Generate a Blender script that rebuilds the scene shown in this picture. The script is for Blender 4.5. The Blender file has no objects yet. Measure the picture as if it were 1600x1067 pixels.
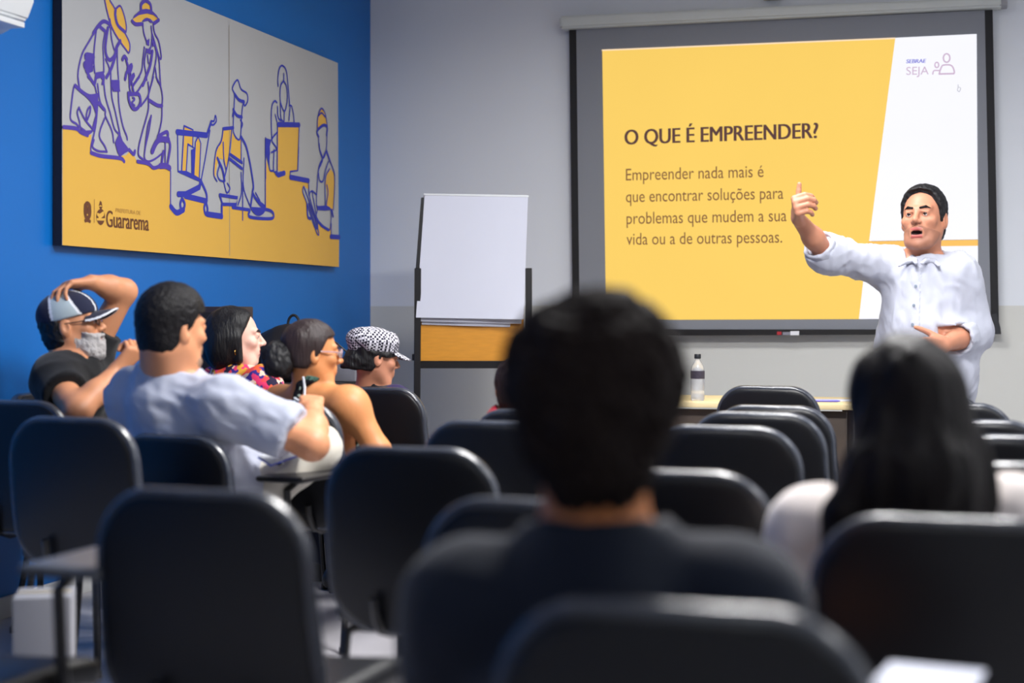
import bpy, bmesh, math, random
import numpy as np
from mathutils import Vector, Matrix
from mathutils.geometry import tessellate_polygon

scene = bpy.context.scene
COL = scene.collection
# ------------------------------------------------------------------ camera
CAM = np.array([3.46, 0.0, 1.16]); FPX = 2433.0; HOR = 486.0
YAW = math.atan2(690.0, FPX)
RT = np.array([math.cos(YAW), math.sin(YAW), 0.0])
FW = np.array([-math.sin(YAW), math.cos(YAW), 0.0])
UP = np.array([0.0, 0.0, 1.0])
cd = bpy.data.cameras.new('camera'); cam = bpy.data.objects.new('camera', cd); COL.objects.link(cam)
cam.location = CAM; cam.rotation_euler = (math.pi/2, 0, YAW)
cd.sensor_width = 36.0; cd.lens = FPX/1600*36.0
cd.shift_y = -(533.5-HOR)/1600.0
cd.clip_start = 0.05
cd.dof.use_dof = True; cd.dof.focus_distance = 7.2; cd.dof.aperture_fstop = 1.75
scene.camera = cam
# ------------------------------------------------------------------ view / world
vs = scene.view_settings
vs.view_transform = 'Standard'; vs.look = 'None'; vs.gamma = 1.0; vs.use_curve_mapping = False
vs.exposure = 0.10
w = bpy.data.worlds.new('world'); scene.world = w; w.use_nodes = True
w.node_tree.nodes['Background'].inputs[0].default_value = (0.75, 0.85, 1.0, 1)
w.node_tree.nodes['Background'].inputs[1].default_value = 0.05
# ceiling lamps: (x, y, watts) of the recessed fluorescent fixtures
H_CEIL = 3.25
LAMPS = [(3.4, 0.4, 3), (5.8, 0.4, 3), (3.2, 4.1, 170), (5.8, 4.0, 30), (2.4, 6.2, 60), (5.6, 6.0, 8)]
for (lx, ly, lw) in LAMPS:
    ld = bpy.data.lights.new('fluorescent_tube_light', 'AREA'); ld.shape = 'RECTANGLE'; ld.size = 1.15; ld.size_y = 0.5
    ld.energy = lw; ld.color = (1.0, 0.985, 0.97); ld.spread = math.radians(172)
    lo = bpy.data.objects.new('fluorescent_tube_light', ld); COL.objects.link(lo); lo.location = (lx, ly, H_CEIL-0.06)
# added weak cool fill from the right wall; no opening is known there
wd = bpy.data.lights.new('added_side_fill', 'AREA'); wd.shape = 'RECTANGLE'; wd.size = 2.2; wd.size_y = 1.2; wd.energy = 8
wd.color = (0.85, 0.93, 1.0)
wo = bpy.data.objects.new('added_side_fill', wd); COL.objects.link(wo); wo.location = (6.86, 2.4, 1.6)
wo.rotation_euler = (0, math.radians(90), 0)

# ------------------------------------------------------------------ picture -> place helpers
def P(px, py, d):
    u = (px-800.0)/FPX; v = (HOR-py)/FPX
    return CAM + d*(FW + u*RT + v*UP)
def hit_front(px, py, y=9.0):
    r = P(px, py, 1.0)-CAM
    return CAM + r*(y-CAM[1])/r[1]
def hit_left(px, py, x=0.0):
    r = P(px, py, 1.0)-CAM
    return CAM + r*(x-CAM[0])/r[0]
def nrm(v):
    v = np.asarray(v, float); return v/max(np.linalg.norm(v), 1e-9)
def facing(deg):
    a = math.radians(deg); return FW*math.cos(a) + RT*math.sin(a)

# ------------------------------------------------------------------ materials
def srgb(r, g, b):
    f = lambda c: c/12.92 if c <= 0.04045 else ((c+0.055)/1.055)**2.4
    return (f(r/255), f(g/255), f(b/255), 1.0)
def mat(name, col, rough=0.5, metal=0.0, var=0.06, scale=20.0, bump=0.0, bscale=None, spec=0.5, emit=None, es=1.0, trans=0.0, sss=0.0, coat=0.0, sheen=0.0, stretch=None):
    m = bpy.data.materials.new(name); m.use_nodes = True
    nt = m.node_tree; b = nt.nodes['Principled BSDF']
    tc = nt.nodes.new('ShaderNodeTexCoord'); no = nt.nodes.new('ShaderNodeTexNoise')
    no.inputs['Scale'].default_value = scale; no.inputs['Detail'].default_value = 4
    src = tc.outputs['Object']
    if stretch:
        mp = nt.nodes.new('ShaderNodeMapping'); mp.inputs['Scale'].default_value = stretch
        nt.links.new(src, mp.inputs['Vector']); src = mp.outputs['Vector']
    nt.links.new(src, no.inputs['Vector'])
    mx = nt.nodes.new('ShaderNodeMix'); mx.data_type = 'RGBA'
    c = np.array(col[:3])
    mx.inputs[6].default_value = (*(c*(1-var)), 1); mx.inputs[7].default_value = (*np.minimum(c*(1+var), 1), 1)
    nt.links.new(no.outputs['Fac'], mx.inputs[0]); nt.links.new(mx.outputs[2], b.inputs['Base Color'])
    b.inputs['Roughness'].default_value = rough; b.inputs['Metallic'].default_value = metal
    b.inputs['Specular IOR Level'].default_value = spec
    b.inputs['Transmission Weight'].default_value = trans
    b.inputs['Coat Weight'].default_value = coat
    if sheen: b.inputs['Sheen Weight'].default_value = sheen
    if sss:
        b.inputs['Subsurface Weight'].default_value = sss; b.inputs['Subsurface Radius'].default_value = (0.010, 0.004, 0.002)
        b.inputs['Subsurface Scale'].default_value = 1.0
    if emit:
        b.inputs['Emission Color'].default_value = emit; b.inputs['Emission Strength'].default_value = es
    if bump:
        n2 = nt.nodes.new('ShaderNodeTexNoise'); n2.inputs['Scale'].default_value = bscale or scale; n2.inputs['Detail'].default_value = 3
        nt.links.new(src, n2.inputs['Vector'])
        bp = nt.nodes.new('ShaderNodeBump'); bp.inputs['Strength'].default_value = bump; bp.inputs['Distance'].default_value = 0.01
        nt.links.new(n2.outputs['Fac'], bp.inputs['Height']); nt.links.new(bp.outputs['Normal'], b.inputs['Normal'])
    return m
M = {}

# ------------------------------------------------------------------ object helpers
def tag(o, label=None, cat=None, group=None, kind=None):
    if label: o['label'] = label
    if cat: o['category'] = cat
    if group: o['group'] = group
    if kind: o['kind'] = kind
    return o
def empty(name, loc, label=None, cat=None, group=None, rotz=0.0):
    o = bpy.data.objects.new(name, None); COL.objects.link(o); o.location = loc; o.rotation_euler = (0, 0, rotz)
    o.empty_display_size = 0.1
    return tag(o, label, cat, group)
def link_mesh(name, me, parent=None, loc=None):
    o = bpy.data.objects.new(name, me); COL.objects.link(o)
    if parent is not None: o.parent = parent
    if loc is not None: o.location = loc
    return o
def mesh_np(name, V, F, mats, origin=(0, 0, 0), smooth=True, mi=None):
    """V (n,3) world, F (m,4) or (m,3) int arrays -> mesh data relative to origin"""
    me = bpy.data.meshes.new(name)
    V = np.asarray(V, np.float32)-np.asarray(origin, np.float32); F = np.asarray(F, np.int32)
    k = F.shape[1] if len(F) else 4
    me.vertices.add(len(V)); me.vertices.foreach_set('co', V.ravel())
    me.loops.add(F.size); me.loops.foreach_set('vertex_index', F.ravel())
    me.polygons.add(len(F)); me.polygons.foreach_set('loop_start', np.arange(len(F), dtype=np.int32)*k)
    me.polygons.foreach_set('loop_total', np.full(len(F), k, np.int32))
    if mi is not None: me.polygons.foreach_set('material_index', np.asarray(mi, np.int32))
    if smooth: me.polygons.foreach_set('use_smooth', np.ones(len(F), bool))
    for m in mats: me.materials.append(m)
    me.update(calc_edges=True); me.validate()
    return me

class MB:
    """bmesh collector in the coordinates of its object"""
    def __init__(s): s.bm = bmesh.new()
    def box(s, c, size, bevel=0.0, rot=None, seg=2):
        r = bmesh.ops.create_cube(s.bm, size=1.0); vs_ = r['verts']
        bmesh.ops.scale(s.bm, verts=vs_, vec=size)
        if bevel:
            es = list({e for v in vs_ for e in v.link_edges})
            q = bmesh.ops.bevel(s.bm, geom=es, offset=bevel, segments=seg, affect='EDGES', profile=0.6)
            vs_ = list({v for f in q['faces'] for v in f.verts} | {v for v in vs_ if v.is_valid})
        if rot is not None: bmesh.ops.rotate(s.bm, verts=vs_, cent=(0, 0, 0), matrix=rot)
        bmesh.ops.translate(s.bm, verts=vs_, vec=c)
        return s
    def tube(s, pts, r, n=10, closed=False):
        pts = [Vector(p) for p in pts]; rings = []; N = len(pts); prev = None
        rr = r if hasattr(r, '__len__') else [r]*N
        for i, p in enumerate(pts):
            if closed: t = (pts[(i+1) % N]-pts[i-1]).normalized()
            else: t = (pts[min(i+1, N-1)]-pts[max(i-1, 0)]).normalized()
            if prev is None:
                a = Vector((0, 0, 1)) if abs(t.z) < 0.9 else Vector((1, 0, 0)); u = t.cross(a).normalized()
            else: u = (prev-t*prev.dot(t)).normalized()
            prev = u; v = t.cross(u)
            rings.append([s.bm.verts.new(p+(u*math.cos(2*math.pi*k/n)+v*math.sin(2*math.pi*k/n))*rr[i]) for k in range(n)])
        for i in range(N if closed else N-1):
            A, B = rings[i], rings[(i+1) % N]
            for k in range(n): s.bm.faces.new((A[k], A[(k+1) % n], B[(k+1) % n], B[k]))
        if not closed:
            s.bm.faces.new(rings[0][::-1]); s.bm.faces.new(rings[-1])
        return s
    def lathe(s, prof, c=(0, 0, 0), n=24):
        rings = []
        for (r, z) in prof:
            if r < 1e-5: rings.append([s.bm.verts.new((c[0], c[1], c[2]+z))])
            else: rings.append([s.bm.verts.new((c[0]+r*math.cos(2*math.pi*k/n), c[1]+r*math.sin(2*math.pi*k/n), c[2]+z)) for k in range(n)])
        for A, B in zip(rings, rings[1:]):
            for k in range(n):
                a = A[k % len(A)]; b = A[(k+1) % len(A)]; c2 = B[(k+1) % len(B)]; d = B[k % len(B)]
                vs_ = []
                for q in (a, b, c2, d):
                    if q not in vs_: vs_.append(q)
                if len(vs_) >= 3: s.bm.faces.new(vs_)
        return s
    def poly(s, pts, thick=None):
        """flat polygon from 3D points (concave allowed)"""
        pv = [Vector(p) for p in pts]
        vs_ = [s.bm.verts.new(p) for p in pv]
        for t in tessellate_polygon([pv]):
            try: s.bm.faces.new([vs_[i] for i in t])
            except ValueError: pass
        return s
    def quadgrid(s, rows):
        g = [[s.bm.verts.new(p) for p in r] for r in rows]
        for a, b in zip(g, g[1:]):
            for k in range(len(a)-1): s.bm.faces.new((a[k], a[k+1], b[k+1], b[k]))
        return s
    def data(s, name, m, smooth=True, fixn=True):
        if fixn: bmesh.ops.recalc_face_normals(s.bm, faces=s.bm.faces)
        me = bpy.data.meshes.new(name); s.bm.to_mesh(me); s.bm.free()
        for x in (m if isinstance(m, (list, tuple)) else [m]): me.materials.append(x)
        if smooth:
            me.polygons.foreach_set('use_smooth', np.ones(len(me.polygons), bool))
            try: me.set_sharp_from_angle(angle=math.radians(40))
            except Exception: pass
        me.update()
        return me
    def build(s, name, m, parent=None, loc=None, smooth=True, fixn=True):
        return link_mesh(name, s.data(name, m, smooth, fixn), parent, loc)
def copy_tree(o, parent=None):
    c = o.copy(); COL.objects.link(c)
    if parent is not None: c.parent = parent
    for ch in list(o.children): copy_tree(ch, c)
    return c

# ------------------------------------------------------------------ implicit surfaces
def smin(a, b, k):
    if k <= 0: return np.minimum(a, b)
    h = np.maximum(k-np.abs(a-b), 0)/k
    return np.minimum(a, b)-h*h*k*0.25
def f_cap(a, b, ra, rb, n=None, fl=1.0):
    a = np.asarray(a, float); b = np.asarray(b, float)
    T = np.eye(3)
    if n is not None:
        n = nrm(n); T = np.eye(3)+(fl-1)*np.outer(n, n)
    A = T@a; B = T@b; BA = B-A; L2 = max(BA@BA, 1e-12)
    def f(x, y, z):
        if n is not None:
            k = (x*n[0]+y*n[1]+z*n[2])*(fl-1)
            x, y, z = x+k*n[0], y+k*n[1], z+k*n[2]
        px, py, pz = x-A[0], y-A[1], z-A[2]
        t = np.clip((px*BA[0]+py*BA[1]+pz*BA[2])/L2, 0, 1)
        return np.sqrt((px-t*BA[0])**2+(py-t*BA[1])**2+(pz-t*BA[2])**2)-(ra+(rb-ra)*t)
    R = max(ra, rb)
    return f, np.minimum(a, b)-R, np.maximum(a, b)+R
def f_ell(c, R, r):
    c = np.asarray(c, float); R = np.asarray(R, float); r = np.asarray(r, float)
    def f(x, y, z):
        px, py, pz = x-c[0], y-c[1], z-c[2]
        q = [(px*R[0, i]+py*R[1, i]+pz*R[2, i]) for i in range(3)]
        k0 = np.sqrt(sum((q[i]/r[i])**2 for i in range(3)))
        k1 = np.sqrt(sum((q[i]/r[i]**2)**2 for i in range(3)))+1e-9
        return k0*(k0-1)/k1
    ext = np.sqrt(((R*r)**2).sum(1))
    return f, c-ext, c+ext
def f_box(c, R, half, rad):
    c = np.asarray(c, float); R = np.asarray(R, float); half = np.asarray(half, float)
    def f(x, y, z):
        px, py, pz = x-c[0], y-c[1], z-c[2]
        q = [np.abs(px*R[0, i]+py*R[1, i]+pz*R[2, i])-(half[i]-rad) for i in range(3)]
        return np.sqrt(sum(np.maximum(v, 0)**2 for v in q))+np.minimum(np.maximum(np.maximum(q[0], q[1]), q[2]), 0)-rad
    ext = np.abs(R)@half
    return f, c-ext, c+ext
I3 = np.eye(3)
class Sdf:
    def __init__(s): s.p = []; s.post = []
    def add(s, q, k=0.02, op='u', tag=''): s.p.append((op, q[0], q[1], q[2], k, tag)); return s
    def cap(s, a, b, ra, rb=None, k=0.02, n=None, fl=1.0, op='u', tag=''): return s.add(f_cap(a, b, ra, ra if rb is None else rb, n, fl), k, op, tag)
    def ell(s, c, R, r, k=0.02, op='u', tag=''): return s.add(f_ell(c, R, r), k, op, tag)
    def box(s, c, R, half, rad=0.01, k=0.02, op='u', tag=''): return s.add(f_box(c, R, half, rad), k, op, tag)
    def keep(s, fn, k=0.0): s.post.append((fn, k)); return s       # intersect with fn<0
    def sub(s, tags): 
        q = Sdf(); q.p = [x for x in s.p if x[5] in tags]; return q
    def bounds(s, pad):
        u = [x for x in s.p if x[0] == 'u']
        return np.min([x[2] for x in u], 0)-pad, np.max([x[3] for x in u], 0)+pad
    def grid(s, lo, hi, h, off=0.0):
        n = np.maximum(np.ceil((np.asarray(hi)-lo)/h).astype(int)+1, 4)
        ax = [lo[i]+h*np.arange(n[i]) for i in range(3)]
        D = np.full(n, 1.0, np.float32)
        for (op, fn, a, b, k, tg) in s.p:
            mg = k+off+3*h
            i0 = [max(int(np.floor((a[i]-mg-lo[i])/h)), 0) for i in range(3)]
            i1 = [min(int(np.ceil((b[i]+mg-lo[i])/h))+1, n[i]) for i in range(3)]
            if any(i0[i] >= i1[i] for i in range(3)): continue
            sl = tuple(slice(i0[i], i1[i]) for i in range(3))
            d = fn(ax[0][sl[0]][:, None, None], ax[1][sl[1]][None, :, None], ax[2][sl[2]][None, None, :]).astype(np.float32)
            if op == 'u': D[sl] = smin(D[sl], d, k)
            else: D[sl] = -smin(-D[sl], d, k)
        if off: D -= off
        X = (ax[0][:, None, None], ax[1][None, :, None], ax[2][None, None, :])
        for fn, k in s.post: D = -smin(-D, -np.broadcast_to(fn(*X), D.shape).astype(np.float32), k)
        return D
    def surf(s, h=0.01, off=0.0, lo=None, hi=None, disp=None, fine=()):
        a, b = s.bounds(off+3*h)
        if lo is not None: a = np.maximum(a, lo); b = np.minimum(b, hi)
        V, F = nets(s.grid(a, b, h, off), a, h)
        for (fl_, fh_, h2) in fine:
            fl_ = np.asarray(fl_, float); fh_ = np.asarray(fh_, float)
            if len(F):
                c = V[F].mean(1); keep = ~np.all((c > fl_+h*0.6) & (c < fh_-h*0.6), axis=1); F = F[keep]
            V2, F2 = s.surf(h2, off, fl_, fh_)
            F = np.vstack([F, F2+len(V)]); V = np.vstack([V, V2])
        if disp is not None: V = V+disp(V, normals(V, F))
        return V, F
def nets(D, lo, h):
    ins = D < 0
    n = D.shape
    acc = np.zeros(tuple(k-1 for k in n), np.int8)
    for dx in (0, 1):
        for dy in (0, 1):
            for dz in (0, 1):
                acc += ins[dx:n[0]-1+dx, dy:n[1]-1+dy, dz:n[2]-1+dz]
    ci = np.argwhere((acc > 0) & (acc < 8))
    if len(ci) == 0: return np.zeros((0, 3)), np.zeros((0, 4), int)
    idx = np.full(acc.shape, -1, np.int32); idx[tuple(ci.T)] = np.arange(len(ci))
    S = np.zeros((len(ci), 3)); N = np.zeros(len(ci))
    cor = [(x, y, z) for x in (0, 1) for y in (0, 1) for z in (0, 1)]
    val = {c: D[ci[:, 0]+c[0], ci[:, 1]+c[1], ci[:, 2]+c[2]].astype(float) for c in cor}
    for c in cor:
        for ax in range(3):
            if c[ax] == 0:
                e = list(c); e[ax] = 1; e = tuple(e)
                v0, v1 = val[c], val[e]; m = (v0 < 0) != (v1 < 0)
                t = np.where(m, v0/np.where(m, v0-v1, 1), 0)
                p = np.tile(np.array(c, float), (len(ci), 1)); p[:, ax] = t
                S[m] += p[m]; N[m] += 1
    V = lo+h*(ci+S/N[:, None])
    Q = []
    for ax in range(3):
        a, b = [(1, 2), (2, 0), (0, 1)][ax]
        s0 = [slice(None)]*3; s1 = [slice(None)]*3; s0[ax] = slice(0, -1); s1[ax] = slice(1, None)
        A = ins[tuple(s0)]; B = ins[tuple(s1)]
        e = np.argwhere(A != B)
        e = e[(e[:, a] > 0) & (e[:, b] > 0) & (e[:, a] < n[a]-1) & (e[:, b] < n[b]-1)]
        if len(e) == 0: continue
        flip = A[tuple(e.T)]
        def g(da, db):
            q = e.copy(); q[:, a] += da; q[:, b] += db; return idx[tuple(q.T)]
        q = np.stack([g(-1, -1), g(0, -1), g(0, 0), g(-1, 0)], 1)
        q[~flip] = q[~flip][:, ::-1]
        Q.append(q[(q >= 0).all(1)])
    return V, (np.vstack(Q) if Q else np.zeros((0, 4), int))
def normals(V, F):
    p = V[F]; nn = np.cross(p[:, 2]-p[:, 0], p[:, 3]-p[:, 1]); N = np.zeros_like(V)
    for k in range(4): np.add.at(N, F[:, k], nn)
    return N/np.maximum(np.linalg.norm(N, axis=1), 1e-12)[:, None]
def noise(V, freq, seed=0, n=8, stretch=(1, 1, 1)):
    r = np.random.RandomState(seed); o = np.zeros(len(V)); V = V*np.array(stretch)
    W = V+0.15/freq*np.stack([np.sin(V@(r.randn(3)*freq*3)+r.rand()*6) for _ in range(3)], 1)
    for _ in range(n): o += np.sin(W@(nrm(r.randn(3))*freq*6.28*(0.6+0.9*r.rand()))+r.rand()*6.28)
    return o/n*1.6
def wrinkle(amp, freq=9.0, seed=0, stretch=(1, 1, 1)):
    return lambda V, N: N*(amp*noise(V, freq, seed, stretch=stretch)+amp*0.6*(1-2*np.abs(noise(V, freq*0.8, seed+5, stretch=stretch)).clip(0, 1)))[:, None]
def put(S, name, m, parent, base, h=0.01, off=0.0, disp=None, fine=(), lo=None, hi=None, matfn=None):
    dd = None if disp is None else (lambda V, N: N*np.maximum((disp(V, N)*N).sum(1), -0.7*off if off else -1.0)[:, None])
    V, F = S.surf(h, off, lo, hi, dd, fine)
    mi = matfn(V[F].mean(1)) if matfn else None
    me = mesh_np(name, V, F, m if isinstance(m, (list, tuple)) else [m], base, True, mi)
    return link_mesh(name, me, parent)
# ------------------------------------------------------------------ palette
M['floor'] = mat('pale_floor_tile', srgb(176, 174, 180), 0.35, var=0.05, scale=3)
M['ceiling'] = mat('white_ceiling_paint', srgb(225, 228, 230), 0.9, var=0.02)
M['blue'] = mat('blue_wall_paint', srgb(0, 103, 186), 0.42, var=0.04, scale=1.5, bump=0.03, bscale=60, spec=0.35)
M['wall'] = mat('white_wall_paint', srgb(205, 207, 208), 0.8, var=0.02, scale=1.2, bump=0.03, bscale=80)
M['plastic'] = mat('black_upholstery', srgb(12, 13, 18), 0.40, var=0.15, scale=60, bump=0.06, bscale=350, spec=0.4)
M['rim'] = mat('black_plastic_edge', srgb(50, 54, 64), 0.27, var=0.1, scale=30, spec=0.9)
M['metal'] = mat('black_painted_steel', srgb(20, 20, 23), 0.35, var=0.1, spec=0.5)
M['chrome'] = mat('chrome_steel', srgb(190, 190, 195), 0.2, metal=1.0, var=0.03)
M['tablet'] = mat('grey_laminate', srgb(84, 87, 94), 0.3, var=0.06, scale=12)
M['white_plastic'] = mat('white_plastic', srgb(222, 226, 230), 0.4, var=0.02)
M['grey_plastic'] = mat('blue_grey_plastic', srgb(130, 142, 158), 0.45, var=0.05)
M['dark_plastic'] = mat('dark_plastic', srgb(30, 32, 38), 0.45, var=0.1)
M['screen_cloth'] = mat('grey_white_screen_cloth', srgb(132, 135, 143), 0.9, var=0.03, scale=2)
M['screen_border'] = mat('black_screen_border', srgb(15, 15, 20), 0.7, var=0.1)
M['housing'] = mat('cream_housing_enamel', srgb(198, 202, 200), 0.5, var=0.02)
M['paper'] = mat('white_flipchart_paper', srgb(204, 207, 222), 0.75, var=0.02, scale=4, bump=0.15, bscale=5)
M['oak'] = mat('orange_wood_board', srgb(206, 138, 30), 0.45, var=0.16, scale=7, stretch=(1, 6, 14))
M['lightwood'] = mat('light_wood_top', srgb(226, 206, 160), 0.45, var=0.08, scale=6, stretch=(2, 14, 14))
M['brown'] = mat('dark_brown_panel', srgb(74, 62, 54), 0.5, var=0.12, scale=5, stretch=(3, 3, 20))
M['panel_grey'] = mat('pale_grey_print', srgb(172, 174, 178), 0.6, var=0.02, scale=2)
M['panel_edge'] = mat('dark_panel_edge', srgb(26, 26, 40), 0.6)
M['print_yellow'] = mat('yellow_print', srgb(218, 171, 72), 0.6, var=0.03, scale=2)
M['print_purple'] = mat('violet_line_print', srgb(72, 54, 160), 0.6, var=0.05, scale=3)
M['print_blue'] = mat('blue_line_print', srgb(38, 48, 168), 0.6, var=0.05, scale=3)
M['print_brown'] = mat('brown_logo_print', srgb(98, 54, 30), 0.6)
M['print_faint'] = mat('faint_brown_print', srgb(176, 130, 60), 0.6)
def emis(name, c, s, base=0.1):
    m = mat(name, (c[0]*base, c[1]*base, c[2]*base, 1), 0.9, var=0.0, emit=c, es=s)
    nt = m.node_tree; b = nt.nodes['Principled BSDF']
    no = nt.nodes.new('ShaderNodeTexNoise'); no.inputs['Scale'].default_value = 1.5
    tc = nt.nodes.new('ShaderNodeTexCoord'); nt.links.new(tc.outputs['Object'], no.inputs['Vector'])
    mr = nt.nodes.new('ShaderNodeMapRange'); mr.inputs[3].default_value = s*0.91; mr.inputs[4].default_value = s*0.98
    nt.links.new(no.outputs['Fac'], mr.inputs[0]); nt.links.new(mr.outputs[0], b.inputs['Emission Strength'])
    return m
M['slide_yellow'] = emis('projected_yellow', srgb(253, 210, 102), 0.92)
M['slide_white'] = emis('projected_white', srgb(248, 248, 255), 0.95)
M['slide_orange'] = emis('projected_orange', srgb(255, 196, 100), 0.92)
M['slide_edge'] = emis('projected_pale_edge', srgb(255, 226, 190), 0.95)
M['slide_head'] = emis('projected_brown_heading', srgb(92, 62, 62), 0.85)
M['slide_text'] = emis('projected_brown_text', srgb(134, 92, 62), 0.85)
M['slide_blue'] = emis('projected_blue_lettering', srgb(120, 120, 215), 0.95)
M['slide_mauve'] = emis('projected_mauve_lettering', srgb(205, 180, 205), 0.95)
M['lamp'] = emis('lit_lamp_diffuser', (0.93, 0.97, 1.0, 1), 6.0)
M['glass'] = mat('added_window_glass', (0.9, 0.95, 1, 1), 0.05, trans=1.0, var=0)

# ------------------------------------------------------------------ the room
XR, YB = 6.95, -2.2
def struct(name, c, size, m):
    o = MB().box((0, 0, 0), size).build(name, m, None, c, smooth=False); tag(o, kind='structure'); return o
struct('floor', (XR/2, (9+YB)/2, -0.05), (XR+0.4, 9-YB+0.4, 0.1), M['floor'])
struct('ceiling', (XR/2, (9+YB)/2, H_CEIL+0.05), (XR+0.4, 9-YB+0.4, 0.1), M['ceiling'])
struct('wall_left', (-0.06, (9+YB)/2, H_CEIL/2), (0.12, 9-YB+0.4, H_CEIL), M['blue'])
# front wall: grey-white paint above a slightly warmer, glossier dado band
m = M['wall']; nt = m.node_tree; b = nt.nodes['Principled BSDF']
M['front'] = m.copy(); nt = M['front'].node_tree; b = nt.nodes['Principled BSDF']
tc = nt.nodes.new('ShaderNodeTexCoord'); sx = nt.nodes.new('ShaderNodeSeparateXYZ'); gt = nt.nodes.new('ShaderNodeMath'); gt.operation = 'GREATER_THAN'
gt.inputs[1].default_value = 1.19-H_CEIL/2
mx = nt.nodes.new('ShaderNodeMix'); mx.data_type = 'RGBA'
mx.inputs[6].default_value = srgb(206, 206, 201); mx.inputs[7].default_value = srgb(222, 226, 233)
nt.links.new(tc.outputs['Object'], sx.inputs[0]); nt.links.new(sx.outputs['Z'], gt.inputs[0]); nt.links.new(gt.outputs[0], mx.inputs[0])
nt.links.new(mx.outputs[2], b.inputs['Base Color'])
mr = nt.nodes.new('ShaderNodeMapRange'); mr.inputs[3].default_value = 0.5; mr.inputs[4].default_value = 0.85
nt.links.new(gt.outputs[0], mr.inputs[0]); nt.links.new(mr.outputs[0], b.inputs['Roughness'])
struct('wall_front', (XR/2, 9.06, H_CEIL/2), (XR, 0.12, H_CEIL), M['front'])
struct('wall_right', (XR+0.06, (9+YB)/2, H_CEIL/2), (0.12, 9-YB+0.4, H_CEIL), M['wall'])
struct('wall_back', (XR/2, YB-0.06, H_CEIL/2), (XR, 0.12, H_CEIL), M['wall'])
wn = MB()
for c, sz in (((0, 0, 0.64), (0.06, 2.4, 0.07)), ((0, 0, -0.64), (0.06, 2.4, 0.07)), ((0, -1.17, 0), (0.06, 0.07, 1.3)), ((0, 1.17, 0), (0.06, 0.07, 1.3)), ((0, 0, 0), (0.05, 0.05, 1.3))):
    wn.box(c, sz, 0.005)
wn = wn.build('window_1', M['white_plastic'], None, (XR-0.03, 2.4, 1.6)); tag(wn, kind='structure')  # unseen frame, added to go with the side fill light
tag(MB().box((0, 0, 0), (0.02, XR*0+9-YB, 0.08), 0.004).build('baseboard_left', M['wall'], None, (0.011, (9+YB)/2, 0.04)), kind='structure')
tag(MB().box((0, 0, 0), (XR-0.05, 0.02, 0.08), 0.004).build('baseboard_front', M['wall'], None, (XR/2+0.02, 8.989, 0.04)), kind='structure')
names = ['near the back wall on the left', 'near the back wall on the right', 'over the middle rows on the left', 'over the middle rows on the right', 'over the front rows on the left', 'over the table on the right']
for (lx, ly, lw), nm in zip(LAMPS, names):
    t = empty('ceiling_light', (lx, ly, H_CEIL), 'recessed white fluorescent ceiling light '+nm, 'ceiling light', 'ceiling lights')
    f = MB()
    for c, sz in (((0.62, 0, -0.015), (0.05, 0.6, 0.03)), ((-0.62, 0, -0.015), (0.05, 0.6, 0.03)), ((0, 0.29, -0.015), (1.2, 0.05, 0.03)), ((0, -0.29, -0.015), (1.2, 0.05, 0.03))): f.box(c, sz, 0.004)
    f.build('light_frame', M['white_plastic'], t)
    MB().box((0, 0, -0.012), (1.19, 0.54, 0.01)).build('diffuser', M['lamp'], t, smooth=False)

# ------------------------------------------------------------------ flat art helpers
def cat_rom(pts, closed=False, n=5):
    p = np.asarray(pts, float)
    if len(p) < 3: return p
    q = np.vstack([p[-1], p, p[0], p[1]]) if closed else np.vstack([2*p[0]-p[1], p, 2*p[-1]-p[-2]])
    out = []
    for i in range(1, len(q)-2):
        for t in np.linspace(0, 1, n, endpoint=False):
            out.append(0.5*(2*q[i]+(q[i+1]-q[i-1])*t+(2*q[i-1]-5*q[i]+4*q[i+1]-q[i+2])*t*t+(3*q[i]-q[i-1]-3*q[i+1]+q[i+2])*t**3))
    out.append(q[-2]); return np.array(out)
class Flat:
    side = 1.0
    """flat printed shapes on a plane: fn maps picture points to plane (a,b); lift maps (a,b) to 3D"""
    def __init__(s, lift, project, origin): s.lift, s.project, s.origin = lift, project, np.asarray(origin); s.mb = MB(); s.k = 0
    def fill(s, pts, smooth=False, closed=True):
        p = [s.project(*q) for q in pts]
        if smooth: p = cat_rom(p, True, 4)[:-1]
        s.k += 1; nv = np.cross(s.lift(1, 0)-s.lift(0, 0), s.lift(0, 1)-s.lift(0, 0))*s.side
        s.mb.poly([s.lift(*q)-s.origin+nv*s.k*9e-6 for q in p]); return s
    def stroke(s, pts, w, smooth=True, closed=False):
        p = np.array([s.project(*q) for q in pts])
        if smooth: p = cat_rom(p, closed, 5)
        d = np.gradient(p, axis=0); d /= np.maximum(np.linalg.norm(d, axis=1), 1e-9)[:, None]
        nn = np.stack([-d[:, 1], d[:, 0]], 1)*w/2
        s.k += 1; nv = np.cross(s.lift(1, 0)-s.lift(0, 0), s.lift(0, 1)-s.lift(0, 0))*s.side; ink = lambda i: nv*(s.k*9e-6+i*8e-7)
        A = [s.lift(*q)-s.origin+ink(i) for i, q in enumerate(p+nn)]; B = [s.lift(*q)-s.origin+ink(i) for i, q in enumerate(p-nn)]
        s.mb.quadgrid([A, B])
        for q in (p[0], p[-1]):
            s.k += 1; s.mb.poly([s.lift(q[0]+w/2*math.cos(t), q[1]+w/2*math.sin(t))-s.origin+ink(0) for t in np.linspace(0, 2*math.pi, 9)[:-1]])
        return s
    def build(s, name, m, parent): return s.mb.build(name, m, parent, smooth=False, fixn=False)
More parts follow.
